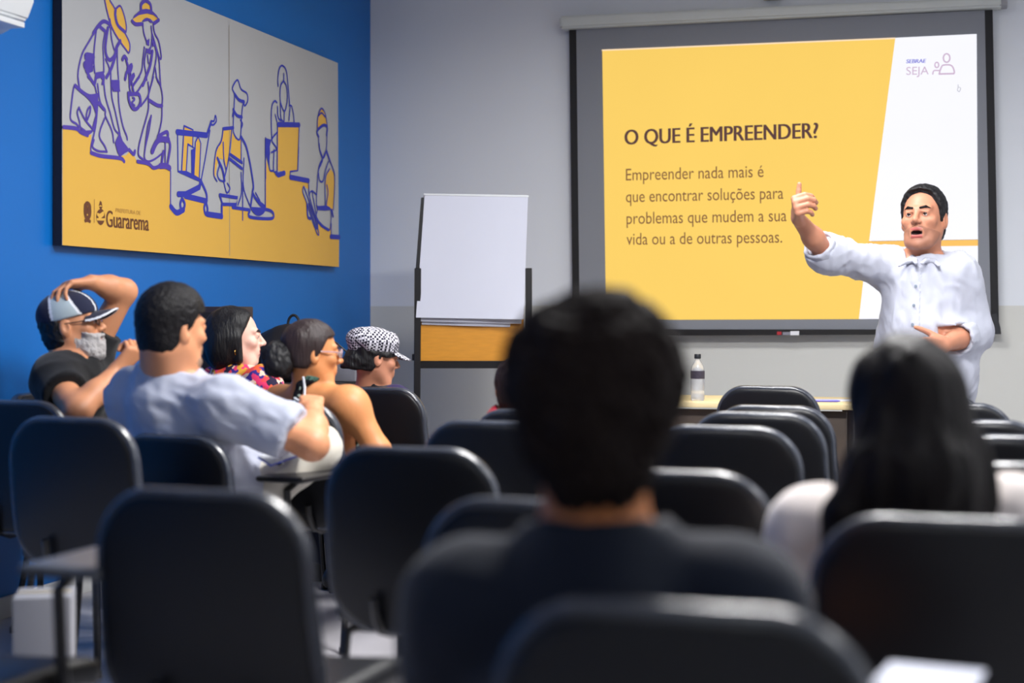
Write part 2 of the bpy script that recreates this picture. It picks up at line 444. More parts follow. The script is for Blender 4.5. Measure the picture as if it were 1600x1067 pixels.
def text_mesh(body, bold=0.0, narrow=1.0):
    cu = bpy.data.curves.new('lettering', 'FONT'); cu.body = body; cu.size = 1.0; cu.offset = bold; cu.resolution_u = 4
    o = bpy.data.objects.new('lettering', cu); COL.objects.link(o)
    dg = bpy.context.evaluated_depsgraph_get(); dg.update()
    me = bpy.data.meshes.new_from_object(o.evaluated_get(dg)); bpy.data.objects.remove(o); bpy.data.curves.remove(cu)
    return me
def place_text(name, body, p0, p1, cap, up, m, parent, bold=0.0, shear=0.0):
    """baseline from p0 to p1 (3D), capital height cap in metres"""
    me = text_mesh(body, 0.0); n = len(me.vertices); co = np.empty(n*3, np.float32); me.vertices.foreach_get('co', co); co = co.reshape(-1, 3)
    x0, x1 = co[:, 0].min(), co[:, 0].max()
    p0 = np.asarray(p0, float); p1 = np.asarray(p1, float); X = p1-p0; Lx = np.linalg.norm(X); X /= Lx
    Y = nrm(up-X*(up@X)); org = np.array(parent.location)
    ch = 0.729
    xx = (co[:, 0]-x0)/(x1-x0)*Lx; yy = co[:, 1]/ch*cap
    W = p0+np.outer(xx+shear*yy, X)+np.outer(yy, Y)-org
    F = [tuple(p.vertices) for p in me.polygons]; bpy.data.meshes.remove(me)
    # one mesh per word; bold lettering is struck three times a hair apart
    gaps = []; xs = np.sort(np.array([(co[list(f), 0].min(), co[list(f), 0].max()) for f in F]), axis=0); order = sorted((co[list(f), 0].min(), co[list(f), 0].max()) for f in F)
    words_ = body.split(' '); end = -9; cuts = []
    for a_, b_ in order:
        if a_ > end: cuts.append((a_-end, a_))
        end = max(end, b_)
    cuts = sorted(sorted(cuts[1:], reverse=True)[:len(words_)-1], key=lambda c: c[1]); lim = [c[1]-1e-4 for c in cuts]
    outv = np.cross(X, Y); objs = []
    for wi in range(len(words_)):
        sel = [f for f in F if np.searchsorted(lim, co[list(f), 0].mean()) == wi]
        if not sel: continue
        mb = MB()
        for j, dx in enumerate((0.0, -bold, bold) if bold else (0.0,)):
            vm = {}
            for f in sel:
                fv = []
                for v in f:
                    if v not in vm: vm[v] = mb.bm.verts.new(Vector(W[v]+X*dx*cap+outv*j*6e-5))
                    fv.append(vm[v])
                try: mb.bm.faces.new(fv)
                except ValueError: pass
        objs.append(mb.build(name, m, parent, smooth=False, fixn=False))
    return objs[0]

# ------------------------------------------------------------------ printed mural panel on the blue wall
XP = 0.045
c00 = hit_left(97, 383, XP); c10 = hit_left(529.3, 417, XP); c11 = hit_left(528, 98.4, XP); zt = hit_left(288, 0, XP)
s_ = (c11[2]-zt[2])/(c11[1]-zt[1]); c01 = np.array([XP, c00[1], c11[2]+s_*(c00[1]-c11[1])])
mural = empty('mural_panel', (0.0, c00[1], c00[2]), 'long grey and yellow printed panel with violet line drawings on blue wall', 'mural panel')
MO = np.array(mural.location)
pb = MB()
q = [pb.bm.verts.new(Vector(c-MO)) for c in (c00, c10, c11, c01)]
r = [pb.bm.verts.new(Vector(np.array([0.004, c[1], c[2]])-MO)) for c in (c00, c10, c11, c01)]
pb.bm.faces.new(q)
for i in range(4):
    f = pb.bm.faces.new((q[i], r[i], r[(i+1) % 4], q[(i+1) % 4])); f.material_index = 1
pb.bm.faces.new(r[::-1])
pb.build('panel_board', [M['panel_grey'], M['panel_edge']], mural, smooth=False)
def Z(k, ox, oy): return lambda x, y: (lambda h: (h[1], h[2]))(hit_left(ox+x/k, oy+y/k, XP))
def liftx(x): return lambda a, b: np.array([x, a, b])
ZA, ZB, ZC = Z(8, 90, 0), Z(7.115, 90, 120), Z(5.93, 250, 170)
ZD, ZE, ZF, ZP = Z(4.448, 320, 110), Z(5.614, 400, 90), Z(5.93, 440, 220), Z(1, 0, 0)
yel = Flat(liftx(XP+0.001), None, MO)
def yfill(z, pts, smooth=False): yel.project = z; yel.fill(pts, smooth)
gnd = [ZP(97.3, 383)] + [ZB(*p) for p in [(55, 560), (200, 585), (255, 620), (325, 655), (375, 640), (360, 780), (370, 850), (480, 890), (690, 910), (735, 945), (705, 880), (760, 870), (800, 830), (845, 865), (880, 940), (1000, 975), (1060, 1015), (1140, 995), (1240, 1020)]] \
    + [ZC(*p) for p in [(95, 580), (95, 900), (150, 962), (215, 935), (228, 880), (215, 830), (420, 862), (402, 920), (425, 978), (570, 997)]] \
    + [ZD(*p) for p in [(122, 935), (190, 950), (310, 970), (310, 1020), (460, 1030), (473, 990), (418, 945), (420, 600)]] \
    + [ZE(*p) for p in [(80, 860), (112, 985), (170, 1020), (245, 1020), (240, 1000), (295, 1000), (295, 1050)]] \
    + [ZF(*p) for p in [(75, 340), (245, 370), (247, 450), (200, 420), (190, 470), (230, 580), (237, 700), (265, 725), (320, 850), (335, 770), (430, 828), (452, 780), (455, 895), (532, 900)]] + [ZP(529.3, 417)]
yel.project = lambda a, b: (a, b); yel.fill(gnd)
yfill(ZA, [(590, 2), (650, 2), (700, 90), (745, 320), (830, 400), (890, 520), (895, 650), (850, 620), (750, 480), (670, 330), (620, 160)], True)
yfill(ZA, [(735, 95), (770, 75), (830, 200), (850, 330), (850, 385), (790, 350), (745, 250)], True)
yfill(ZA, [(1050, 110), (1070, 55), (1100, 40), (1140, 60), (1160, 115)], True)
yfill(ZA, [(935, 255), (965, 215), (1040, 178), (1120, 165), (1200, 185), (1250, 240), (1240, 275), (1180, 250), (1110, 225), (1060, 250), (1030, 280), (960, 285)], True)
yfill(ZC, [(220, 158), (303, 195), (300, 355), (255, 328), (240, 580), (198, 570), (213, 300)])
yfill(ZC, [(350, 255), (372, 310), (377, 360), (360, 648), (310, 620), (322, 330), (335, 290)])
yfill(ZD, [(125, 410), (188, 400), (168, 560), (147, 690), (130, 620), (95, 610), (78, 690), (72, 760), (62, 715), (78, 560), (112, 490)])
yfill(ZD, [(190, 430), (212, 478), (235, 482), (250, 462), (252, 640), (178, 588)])
yfill(ZE, [(186, 600), (374, 600), (360, 990), (295, 1000), (295, 1030), (240, 1000), (182, 990)])
yfill(ZE, [(535, 640), (535, 560), (545, 495), (570, 448), (600, 490), (620, 600), (590, 590), (560, 610)], True)
yfill(ZF, [(450, 258), (480, 300), (487, 400), (475, 640), (440, 630), (412, 600), (420, 480), (405, 400), (420, 300)])
yel.build('yellow_print', M['print_yellow'], mural)
ln = Flat(liftx(XP+0.002), None, MO); T1, T2, T3 = 0.0095, 0.017, 0.027
def st(z, w, *paths):
    ln.project = z
    for p in paths: ln.stroke(p, w)
def sl(z, w, *paths):
    ln.project = z
    for p in paths: ln.stroke(p, w, smooth=False)
def fi(z, *paths, sm=False):
    ln.project = z
    for p in paths: ln.fill(p, sm)
# kneeling farmer
st(ZA, T1, [(585, 4), (620, 160), (670, 330), (750, 480), (850, 620), (885, 660), (900, 600), (890, 520), (830, 400)],
   [(648, 4), (690, 70), (720, 110), (780, 75), (830, 200), (855, 330), (850, 400)],
   [(500, 330), (400, 500), (310, 660), (265, 820), (250, 950), (262, 1064)], [(480, 380), (455, 600), (450, 750), (460, 910)],
   [(590, 400), (565, 560), (570, 700), (575, 900)], [(660, 350), (670, 480), (700, 610), (720, 630)], [(742, 610), (745, 800), (757, 985)],
   [(650, 240), (655, 300), (640, 340)], [(660, 880), (662, 1000)], [(595, 740), (635, 830), (640, 890), (605, 970)])
st(ZA, T2, [(650, 300), (570, 268), (500, 330), (440, 420)], [(520, 330), (590, 390)], [(625, 350), (595, 560), (605, 690), (650, 750), (710, 690), (730, 600), (780, 510)],
   [(720, 120), (715, 190), (745, 310), (830, 395)], [(718, 700), (680, 820), (645, 900), (605, 970)], [(360, 890), (400, 970), (450, 1050)])
st(ZA, T3, [(440, 710), (365, 695), (355, 720), (430, 770), (350, 795), (345, 830), (430, 850), (360, 880)])
fi(ZA, [(470, 905), (560, 890), (585, 950), (580, 1064), (540, 1064), (555, 1000), (530, 975), (485, 990), (470, 1064), (445, 1064)], [(665, 1000), (755, 998), (770, 1064), (680, 1064)])
st(ZB, T1, [(240, 130), (230, 60), (222, 0)], [(240, 130), (190, 97), (170, 150), (147, 330), (140, 470), (200, 520), (235, 560)], [(330, 0), (400, 80), (425, 160), (430, 205)],
   [(440, 80), (470, 280), (525, 370), (530, 440), (600, 600), (620, 730)], [(510, 70), (530, 230), (580, 400), (630, 580), (685, 640)], [(590, 50), (600, 230), (640, 400), (690, 640)],
   [(670, 165), (680, 330), (720, 540), (765, 660), (770, 700)], [(520, 460), (470, 590), (465, 680), (520, 770), (545, 835)], [(440, 320), (425, 500), (400, 640), (365, 780), (370, 840)],
   [(400, 700), (385, 780), (450, 825), (545, 832)], [(235, 340), (215, 400), (240, 500), (250, 560), (300, 600)], [(235, 345), (270, 420), (310, 490), (385, 580)], [(310, 480), (325, 380), (360, 330), (355, 400), (325, 480)])
st(ZB, T2, [(365, 845), (480, 880), (690, 905), (735, 940)], [(450, 290), (510, 360)], [(60, 558), (200, 575), (250, 615), (330, 650)], [(790, 810), (840, 862), (855, 825)], [(190, 97), (270, 170), (350, 215), (440, 205)])
fi(ZB, [(225, 130), (300, 185), (370, 215), (445, 205), (445, 300), (438, 420), (405, 610), (375, 600), (395, 500), (420, 420), (392, 330), (350, 265), (290, 205)],
   [(670, 650), (692, 640), (720, 715), (770, 780), (795, 820), (740, 850), (690, 890), (660, 840), (632, 730)], [(590, 35), (682, 35), (685, 130), (692, 165), (612, 165), (600, 110)], [(200, 560), (280, 600), (385, 590), (380, 620), (330, 655), (240, 620)])
# kneeling girl
st(ZA, T1, [(1060, 290), (1070, 400), (1100, 500), (1115, 520)], [(1165, 330), (1175, 450), (1160, 590), (1110, 640)], [(1190, 310), (1210, 420), (1260, 520), (1290, 700), (1275, 735), (1240, 640), (1200, 500), (1175, 420)],
   [(1240, 640), (1265, 780), (1275, 960), (1283, 1064)], [(1080, 590), (1060, 750), (1040, 900), (940, 1064)], [(1100, 640), (1080, 780), (1095, 900), (1110, 1000)], [(1210, 570), (1230, 690), (1200, 880), (1165, 1064)],
   [(1120, 690), (1130, 790)], [(1215, 850), (1240, 1000), (1283, 1060)], [(830, 700), (870, 800), (885, 900), (900, 1064)], [(905, 900), (920, 1060)], [(850, 760), (880, 880), (890, 1000)])
st(ZA, T2, [(1035, 110), (1040, 50), (1090, 8), (1150, 50), (1165, 120)], [(925, 265), (970, 302), (1045, 300)], [(1200, 292), (1258, 250)], [(1180, 640), (1150, 820), (1100, 960), (1060, 1064)], [(805, 745), (830, 705), (860, 740)], [(870, 860), (920, 810), (905, 880), (860, 900), (838, 990)], [(900, 985), (950, 930), (925, 990)])
fi(ZA, [(1035, 120), (1100, 110), (1165, 125), (1230, 190), (1262, 245), (1190, 188), (1110, 168), (1010, 188), (940, 232), (922, 258), (955, 190)], [(1055, 262), (1080, 232), (1110, 222), (1150, 235), (1200, 292), (1150, 285), (1130, 260), (1060, 275)],
   [(1100, 515), (1140, 480), (1138, 575), (1105, 560)], [(1175, 480), (1225, 560), (1180, 590)], [(1090, 600), (1165, 625), (1155, 680), (1110, 665)])
st(ZB, T1, [(905, 0), (830, 110), (830, 150)], [(980, 0), (900, 140), (850, 190)], [(1000, 60), (1005, 200), (920, 325)], [(1060, 0), (1010, 180), (1005, 260)], [(790, 50), (800, 150), (830, 190)], [(820, 60), (845, 185)],
   [(1090, 0), (1140, 110), (1160, 230), (1155, 320)], [(1005, 260), (1000, 380), (940, 600), (900, 760), (895, 870), (950, 920)], [(1035, 430), (1010, 600), (970, 780), (960, 900), (1000, 940), (1080, 910), (1180, 830)], [(1035, 440), (995, 560), (960, 850)],
   [(1155, 330), (1150, 480), (1115, 640), (1050, 840)], [(1190, 730), (1190, 970)], [(830, 230), (850, 250), (820, 290), (850, 320)])
st(ZB, T2, [(780, 180), (790, 270), (830, 350), (880, 350), (915, 280), (900, 200), (850, 190), (785, 195)], [(1010, 260), (1100, 315), (1155, 322)], [(1110, 660), (1210, 612), (1220, 680)], [(1230, 700), (1245, 780), (1215, 965)], [(1170, 830), (1150, 960)], [(880, 940), (1000, 965), (1060, 1012), (1130, 992)])
st(ZB, T3, [(1045, 830), (1085, 740), (1135, 695), (1225, 700)], [(1130, 992), (1190, 990), (1240, 1015)])
ln.build('violet_line_drawing', M['print_purple'], mural)
ln = Flat(liftx(XP+0.002), None, MO)
# cart
st(ZC, T1, [(160, 215), (165, 580)], [(460, 200), (420, 440), (378, 665)], [(470, 112), (498, 112), (510, 62), (520, 110), (492, 148), (465, 142)], [(95, 580), (95, 900), (105, 925)])
sl(ZC, T1, [(220, 158), (213, 300), (198, 570)], [(220, 158), (303, 195), (300, 355)], [(255, 328), (240, 580)], [(255, 328), (315, 362), (300, 610)], [(350, 255), (325, 310), (310, 620)], [(350, 255), (375, 320), (360, 650)], [(570, 995), (572, 870)])
st(ZC, T2, [(200, 832), (185, 880), (195, 930), (215, 930), (226, 880), (205, 835)], [(420, 862), (405, 920), (420, 978), (438, 930), (422, 862)], [(430, 245), (455, 170), (470, 125)], [(378, 670), (425, 780), (432, 850)])
st(ZC, T3, [(95, 905), (150, 962), (215, 935)]); sl(ZC, T3, [(155, 215), (310, 232), (430, 245)], [(375, 670), (362, 725), (235, 790), (165, 790)], [(230, 808), (425, 855)], [(430, 975), (570, 995)])
fi(ZC, [(165, 572), (240, 575), (310, 610), (375, 650), (375, 680), (300, 650), (165, 588)], [(285, 380), (315, 365), (302, 612), (288, 600)])
# cook
st(ZD, T1, [(205, 162), (190, 120), (225, 66), (250, 130), (290, 160), (296, 210), (275, 246), (265, 215)], [(205, 170), (200, 280), (195, 400), (205, 450), (232, 482), (247, 450), (255, 300), (265, 220)], [(245, 345), (260, 372), (250, 405)], [(195, 290), (190, 320)],
   [(125, 408), (112, 490), (76, 560), (60, 715), (82, 770)], [(185, 410), (165, 600), (145, 700), (128, 770)], [(250, 462), (250, 640)], [(250, 710), (252, 850), (228, 935)], [(262, 780), (260, 1040)], [(100, 660), (85, 720), (100, 760), (130, 772)],
   [(130, 780), (150, 850), (172, 820), (155, 785)], [(340, 880), (375, 930), (405, 955)], [(350, 850), (380, 905)], [(270, 610), (265, 800), (300, 915), (318, 950)], [(125, 500), (130, 620), (145, 690)])
st(ZD, T2, [(250, 462), (285, 530), (312, 650), (335, 800), (330, 850), (365, 905), (412, 945)], [(205, 165), (235, 205), (270, 218)], [(195, 272), (220, 312), (255, 325)], [(85, 610), (120, 690), (135, 765)], [(330, 850), (315, 945)], [(310, 970), (310, 1018), (455, 1030), (475, 1000), (440, 970), (322, 960)], [(190, 952), (310, 970)])
sl(ZD, T2, [(125, 406), (195, 398)], [(175, 585), (255, 640)], [(170, 615), (255, 682)], [(115, 935), (115, 1018)], [(100, 865), (225, 885), (215, 932), (120, 930), (100, 865)]); sl(ZD, T3, [(20, 1000), (115, 1015)])
fi(ZD, [(320, 955), (400, 960), (412, 985), (380, 1010), (345, 1000)], sm=True); sl(ZD, T1, [(418, 480), (418, 950)])
# woman with laptop
st(ZE, 0.010, [(190, 250), (188, 180), (200, 100), (225, 70), (260, 110), (275, 220), (290, 400), (287, 425)], [(240, 140), (238, 200), (212, 250), (210, 380), (245, 470), (270, 380), (265, 260), (240, 205)], [(180, 395), (160, 380), (135, 430), (130, 560), (135, 720)], [(210, 400), (215, 530), (240, 565)], [(185, 430), (190, 520), (215, 555)], [(165, 500), (180, 560)], [(295, 420), (310, 430), (325, 500), (330, 572)], [(295, 440), (285, 550)], [(245, 480), (242, 560)], [(185, 650), (135, 722), (178, 800), (130, 832)], [(110, 830), (115, 980), (150, 992)], [(155, 810), (150, 980), (172, 1012)])
sl(ZE, T1, [(375, 590), (360, 990), (295, 1000), (295, 1050)], [(185, 600), (182, 990)], [(80, 705), (80, 1060)]); sl(ZE, T3, [(188, 587), (375, 590)], [(172, 1012), (190, 1030), (245, 1012)])
fi(ZE, [(80, 705), (130, 720), (115, 780), (118, 830), (110, 960), (82, 840)])
# worker with tablet
st(ZE, 0.010, [(535, 640), (535, 560), (545, 495), (570, 446), (602, 490), (622, 605)], [(545, 510), (570, 485), (602, 520)], [(545, 700), (550, 790), (580, 882), (610, 820), (620, 660)], [(610, 820), (640, 900), (680, 1000), (687, 1067)], [(580, 885), (550, 950), (535, 1050)])
st(ZE, T2, [(545, 695), (530, 655), (550, 620), (590, 592), (620, 612), (615, 680)])
st(ZF, 0.010, [(345, 30), (350, 80), (375, 165), (360, 220), (335, 290), (318, 560), (325, 610)], [(410, 80), (450, 200), (482, 300), (487, 400), (475, 640)], [(430, 190), (400, 280), (380, 370), (350, 370), (335, 290)], [(440, 260), (400, 350), (400, 600)], [(415, 410), (425, 480), (410, 590)], [(375, 165), (408, 90)])
st(ZF, T1, [(325, 650), (320, 720), (430, 826), (452, 750), (450, 640), (410, 605)], [(200, 420), (190, 470), (230, 580), (320, 850), (335, 830), (250, 560), (200, 420)], [(320, 500), (275, 465), (255, 520), (320, 740)], [(280, 480), (330, 780), (310, 790), (245, 580)])
st(ZF, T2, [(230, 590), (237, 700), (262, 722)], [(320, 720), (360, 780), (430, 826)], [(460, 640), (472, 700)]); sl(ZF, T1, [(245, 370), (248, 500)], [(75, 335), (75, 285), (145, 275), (152, 60)], [(455, 770), (455, 890)]); sl(ZF, T3, [(75, 337), (245, 370)], [(450, 887), (530, 893)])
fi(ZF, [(318, 605), (410, 598), (450, 640), (400, 647), (325, 642)])
ln.build('blue_line_drawing', M['print_blue'], mural)
sm = Flat(liftx(XP+0.0015), ZP, MO); sm.stroke([(357.6, 40), (358.4, 399)], 0.006, smooth=False); sm.build('panel_seam', mat('seam_line_grey', srgb(150, 142, 130), 0.7), mural)  # thin grey line marking the joint in the panel
# town-hall lettering
ZL = Z(10.667, 110, 290)
lg = Flat(liftx(XP+0.002), ZL, MO)
lg.fill([(425, 520), (440, 440), (470, 400), (500, 385), (530, 400), (560, 450), (570, 530), (550, 610), (520, 650), (490, 655), (450, 615)], True)
lg.fill([(465, 340), (490, 250), (515, 275), (525, 345), (498, 320)]); lg.fill([(470, 350), (530, 350), (515, 385), (485, 385)])
lg.build('fruit_emblem', M['print_brown'], mural); lg = Flat(liftx(XP+0.002), ZL, MO)
lg.fill([(232, 300), (255, 265), (290, 262), (325, 300), (315, 330), (245, 330)], True); lg.fill([(222, 575), (240, 550), (275, 585), (320, 560), (338, 590), (325, 628), (275, 605), (238, 618)])
lg.stroke([(240, 330), (240, 470), (275, 550), (318, 480), (318, 340)], 0.02); lg.stroke([(262, 350), (265, 450)], 0.014); lg.stroke([(298, 350), (296, 460)], 0.014); lg.stroke([(240, 400), (318, 405)], 0.012)
lg.build('crest_emblem', M['print_brown'], mural)
lg = Flat(liftx(XP+0.003), ZL, MO); lg.stroke([(445, 480), (480, 495), (540, 455)], 0.014); lg.stroke([(470, 520), (500, 515), (540, 480)], 0.012); lg.stroke([(435, 560), (565, 565)], 0.010)
lg.build('emblem_highlight', M['print_yellow'], mural)
lg = Flat(liftx(XP+0.002), ZL, MO); lg.stroke([(395, 235), (392, 610)], 0.006, smooth=False); lg.build('emblem_divider', M['print_faint'], mural)
L_ = lambda x, y: hit_left(110+x/10.667, 290+y/10.667, XP+0.002)
g0, g1 = L_(600, 685), L_(1305, 752)
place_text('lettering', 'Guararema', g0, g1, (L_(650, 400)-L_(650, 690))[2], UP, M['print_brown'], mural, bold=0.03)
place_text('small_lettering', 'PREFEITURA DE', L_(755, 440), L_(1170, 488), (L_(755, 370)-L_(755, 440))[2], UP, M['print_faint'], mural, bold=0.02)

# ------------------------------------------------------------------ projection screen
scr0 = hit_front(1225, 516, 8.93)
scr = empty('projection_screen', (scr0[0], 8.93, scr0[2]), 'pull-down projection screen with black border showing a yellow slide', 'projection screen')
SO = np.array(scr.location)
def front(y): return lambda px, py: hit_front(px, py, y)
def F2(y): return (lambda a, b: np.array([a, y, b])), (lambda px, py: (lambda h: (h[0], h[2]))(hit_front(px, py, y)))
def slab(pts, y0, y1, origin, mb=None):
    mb = mb or MB(); n = len(pts)
    A = [mb.bm.verts.new(Vector(np.array([p[0], y0, p[2]])-origin)) for p in pts]; B = [mb.bm.verts.new(Vector(np.array([p[0], y1, p[2]])-origin)) for p in pts]
    mb.bm.faces.new(A); mb.bm.faces.new(B[::-1])
    for i in range(n): mb.bm.faces.new((A[i], B[i], B[(i+1) % n], A[(i+1) % n]))
    return mb
fr = front(8.93)
slab([fr(889, 46), fr(1551, 15), fr(1561, 517), fr(895, 519)], 8.933, 8.936, SO).build('screen_border', M['screen_border'], scr, smooth=False)
slab([fr(900.5, 46), fr(1538.5, 16), fr(1548.5, 515), fr(906, 516)], 8.929, 8.9325, SO).build('screen_cloth', M['screen_cloth'], scr, smooth=False)
lift, prj = F2(8.927)
def flat_part(name, pts, m, y, smooth=False):
    lift, prj = F2(y); f = Flat(lift, prj, SO); f.fill(pts, smooth); return f.build(name, m, scr)
flat_part('slide_background', [(941, 78), (1403, 59.3), (1346, 498.5), (947, 500)], M['slide_yellow'], 8.927)
f = Flat(*F2(8.9265), SO); f.fill([(1399, 59), (1526, 53), (1528, 374), (1358, 376.5)]); f.fill([(1355, 386), (1528, 384), (1528.5, 497), (1342, 498.5)]); f.build('slide_white_area', M['slide_white'], scr)
flat_part('slide_orange_bar', [(1357, 377), (1528, 374.5), (1528, 384), (1355, 386)], M['slide_orange'], 8.9268)
f = Flat(*F2(8.9255), SO)
f.stroke([(941, 78.5), (1398, 59.8)], 0.008, smooth=False); f.build('slide_edge', M['slide_edge'], scr)
fy = front(8.925)
def ftxt(name, body, x0, y0, x1, y1, capx, m, bold=0.0, shear=0.0):
    cap = (fy(x0, y0-capx)-fy(x0, y0))[2]
    return place_text(name, body, fy(x0, y0), fy(x1, y1), cap, UP, m, scr, bold, shear)
ftxt('slide_heading_word', 'O QUE É EMPREENDER?', 976.5, 226, 1278, 215.5, 24.5, M['slide_head'], 0.035)
for t, x0, y0, x1, y1 in (('Empreender nada mais é', 978, 282, 1193, 276.5), ('que encontrar soluções para', 978, 316, 1224, 310.5), ('problemas que mudem a sua', 979, 350, 1229, 345.5), ('vida ou a de outras pessoas.', 979, 382.5, 1222, 379)):
    ftxt('slide_text_word', t, x0, y0, x1, y1, 19.5, M['slide_text'], 0.0)
ftxt('slide_logo_lettering', 'SEBRAE', 1416, 98.8, 1446, 98, 6.2, M['slide_blue'], 0.05, 0.15)
ftxt('slide_logo_lettering', 'SEJA', 1416, 117, 1451, 116, 13, M['slide_mauve'], 0.0)
f = Flat(*F2(8.925), SO); f.project = lambda x, y: F2(8.925)[1](1400+x/13.336, 70+y/13.336)
circ = lambda cx, cy, rx, ry: [(cx+rx*math.cos(t), cy+ry*math.sin(t)) for t in np.linspace(0, 2*math.pi, 13)]
f.stroke(circ(1055, 275, 68, 88), 0.008); f.stroke(circ(850, 420, 40, 55), 0.007)
f.stroke([(900, 605), (920, 530), (960, 440), (1010, 420), (1120, 420), (1180, 460), (1215, 560), (1200, 605)], 0.008); f.stroke([(900, 608), (1205, 600)], 0.009, smooth=False); f.stroke([(765, 610), (790, 540), (900, 535)], 0.007)
f.build('slide_logo_figures', M['slide_mauve'], scr)
f = Flat(*F2(8.925), SO); f.stroke([(1497, 132), (1497, 137), (1496, 141), (1499, 143), (1501, 138), (1498, 136)], 0.003); f.build('slide_cursor', mat('projected_grey_cursor', srgb(190, 190, 200), 0.9), scr)
# bottom bar, housing
A = fr(893, 519); B = fr(1562, 515.5)
slab([fr(893, 514.5), fr(1546, 514.5), fr(1563, 512), fr(1564, 521), fr(1546, 522), fr(893, 525)], 8.905, 8.945, SO).build('bottom_bar', M['metal'], scr, smooth=False)
slab([fr(1546, 492), fr(1557, 490), fr(1563, 512), fr(1564, 522), fr(1547, 522)], 8.90, 8.95, SO).build('bar_end_cap', M['dark_plastic'], scr, smooth=False)
fl = front(8.9)
slab([fl(1214, 518.3), fl(1221, 518.2), fl(1221, 523.2), fl(1214, 523.3)], 8.901, 8.905, SO).build('red_label', mat('red_sticker', srgb(170, 25, 40), 0.5), scr, smooth=False)
slab([fl(1223, 518.8), fl(1235, 518.6), fl(1235, 523.4), fl(1223, 523.6)], 8.901, 8.905, SO).build('grey_label', mat('grey_sticker', srgb(130, 130, 142), 0.5), scr, smooth=False)
slab([fl(1235, 517.4), fl(1248.5, 517.2), fl(1248.5, 523.6), fl(1235, 523.8)], 8.901, 8.905, SO).build('white_label', mat('white_sticker', srgb(225, 225, 230), 0.5), scr, smooth=False)
hb = slab([fl(875, 26), fl(1567, -4), fl(1568, 11.5), fl(876, 46)], 8.87, 8.99, SO)
bmesh.ops.bevel(hb.bm, geom=list(hb.bm.edges), offset=0.012, segments=2, affect='EDGES'); hb.build('screen_housing', M['housing'], scr)
slab([fl(1562, -8), fl(1574, -8), fl(1574, 9), fl(1562, 10)], 8.88, 8.99, SO).build('housing_end_cap', mat('grey_end_cap', srgb(150, 150, 155), 0.5), scr, smooth=False)
jb = hit_front(1208, -4, 8.96)
t = MB().box((0, 0, 0), (0.115, 0.06, 0.09), 0.008); t = t.build('junction_box', mat('beige_plastic', srgb(190, 176, 140), 0.5), None, (jb[0], 8.968, jb[2]+0.035))
tag(t, 'small beige junction box on the wall above the screen housing', 'junction box')
# ------------------------------------------------------------------ air conditioner on the blue wall
ac_y1 = 4.98
ac = empty('air_conditioner', (0, ac_y1-0.45, 2.19), 'white wall-mounted air conditioner above the capped man', 'air conditioner')
prof = [(0.0, 0.0), (0.10, -0.02), (0.215, 0.03), (0.245, 0.10), (0.255, 0.27), (0.22, 0.31), (0.0, 0.31)]
def ac_prism(pr, ya, yb):
    mb = MB(); A = [mb.bm.verts.new((x, ya, z)) for x, z in pr]; B = [mb.bm.verts.new((x, yb, z)) for x, z in pr]
    mb.bm.faces.new(A); mb.bm.faces.new(B[::-1])
    for i in range(len(pr)): mb.bm.faces.new((A[i], B[i], B[(i+1) % len(pr)], A[(i+1) % len(pr)]))
    return mb
m_ = ac_prism(prof, -0.45, 0.45); bmesh.ops.bevel(m_.bm, geom=list(m_.bm.edges), offset=0.008, segments=2, affect='EDGES'); m_.build('casing', M['white_plastic'], ac)
g = MB()
for k in range(4): g.box((0.247-0.003*k, -0.14, 0.10+0.045*k), (0.02, 0.76, 0.012), 0.003)
g.build('grille_bars', M['white_plastic'], ac)
MB().box((0.236, -0.14, 0.17), (0.025, 0.76, 0.19), 0.004).build('grille_recess', M['grey_plastic'], ac)
g = MB()
for k in range(3): g.box((0.252, -0.2, 0.075+0.05*k), (0.006, 0.5, 0.02), 0.001)
g.build('louvre_slots', M['dark_plastic'], ac)
MB().box((0.19, 0.14, 0.0), (0.10, 0.5, 0.02), 0.004).build('air_flap', M['white_plastic'], ac)
g = MB().tube([(0.2535, 0.34+0.022*math.cos(t), 0.235+0.022*math.sin(t)) for t in np.linspace(0.5, 5.6, 12)], 0.003, 6); g.tube([(0.2535, 0.335, 0.235), (0.2535, 0.362, 0.225)], 0.003, 6)
g.build('badge', M['dark_plastic'], ac)

# ------------------------------------------------------------------ flip chart easel
ez = 8.3
e0 = P(738, 486, ez); eo = np.array([e0[0], e0[1], 0.0])
easel = empty('flipchart_easel', eo, 'black easel with orange wooden board holding a white flip chart pad', 'easel')
def E(px, py, dd=0.0): return P(px, py, ez+dd)-eo
def bar(name, a, b, w, dpt, m, parent):
    a = np.asarray(a); b = np.asarray(b); d = nrm(b-a); s_ = nrm(np.cross(d, FW)); f_ = np.cross(s_, d); mb = MB(); vs_ = []
    for p in (a, b):
        vs_.append([mb.bm.verts.new(Vector(p+s_*w/2*i+f_*dpt/2*j)) for i, j in ((-1, -1), (1, -1), (1, 1), (-1, 1))])
    mb.bm.faces.new(vs_[0][::-1]); mb.bm.faces.new(vs_[1])
    for k in range(4): mb.bm.faces.new((vs_[0][k], vs_[0][(k+1) % 4], vs_[1][(k+1) % 4], vs_[1][k]))
    bmesh.ops.bevel(mb.bm, geom=list(mb.bm.edges), offset=0.003, segments=1, affect='EDGES')
    return mb.build(name, m, parent)
zf = HOR+1.16/ez*FPX
bar('post', E(653, 419), E(650.5, zf, -0.05), 0.035, 0.03, M['metal'], easel)
bar('post', E(826, 419), E(828, zf, -0.05), 0.035, 0.03, M['metal'], easel)
bar('rear_leg', E(800, 420, 0.05), E(802, zf-20, 0.55), 0.03, 0.025, M['metal'], easel)
bar('crossbar', E(648, 569.5), E(830, 569.5), 0.04, 0.03, M['metal'], easel)
bar('top_frame', E(661, 309, 0.05), E(652.5, 420, 0.01), 0.02, 0.02, M['metal'], easel)
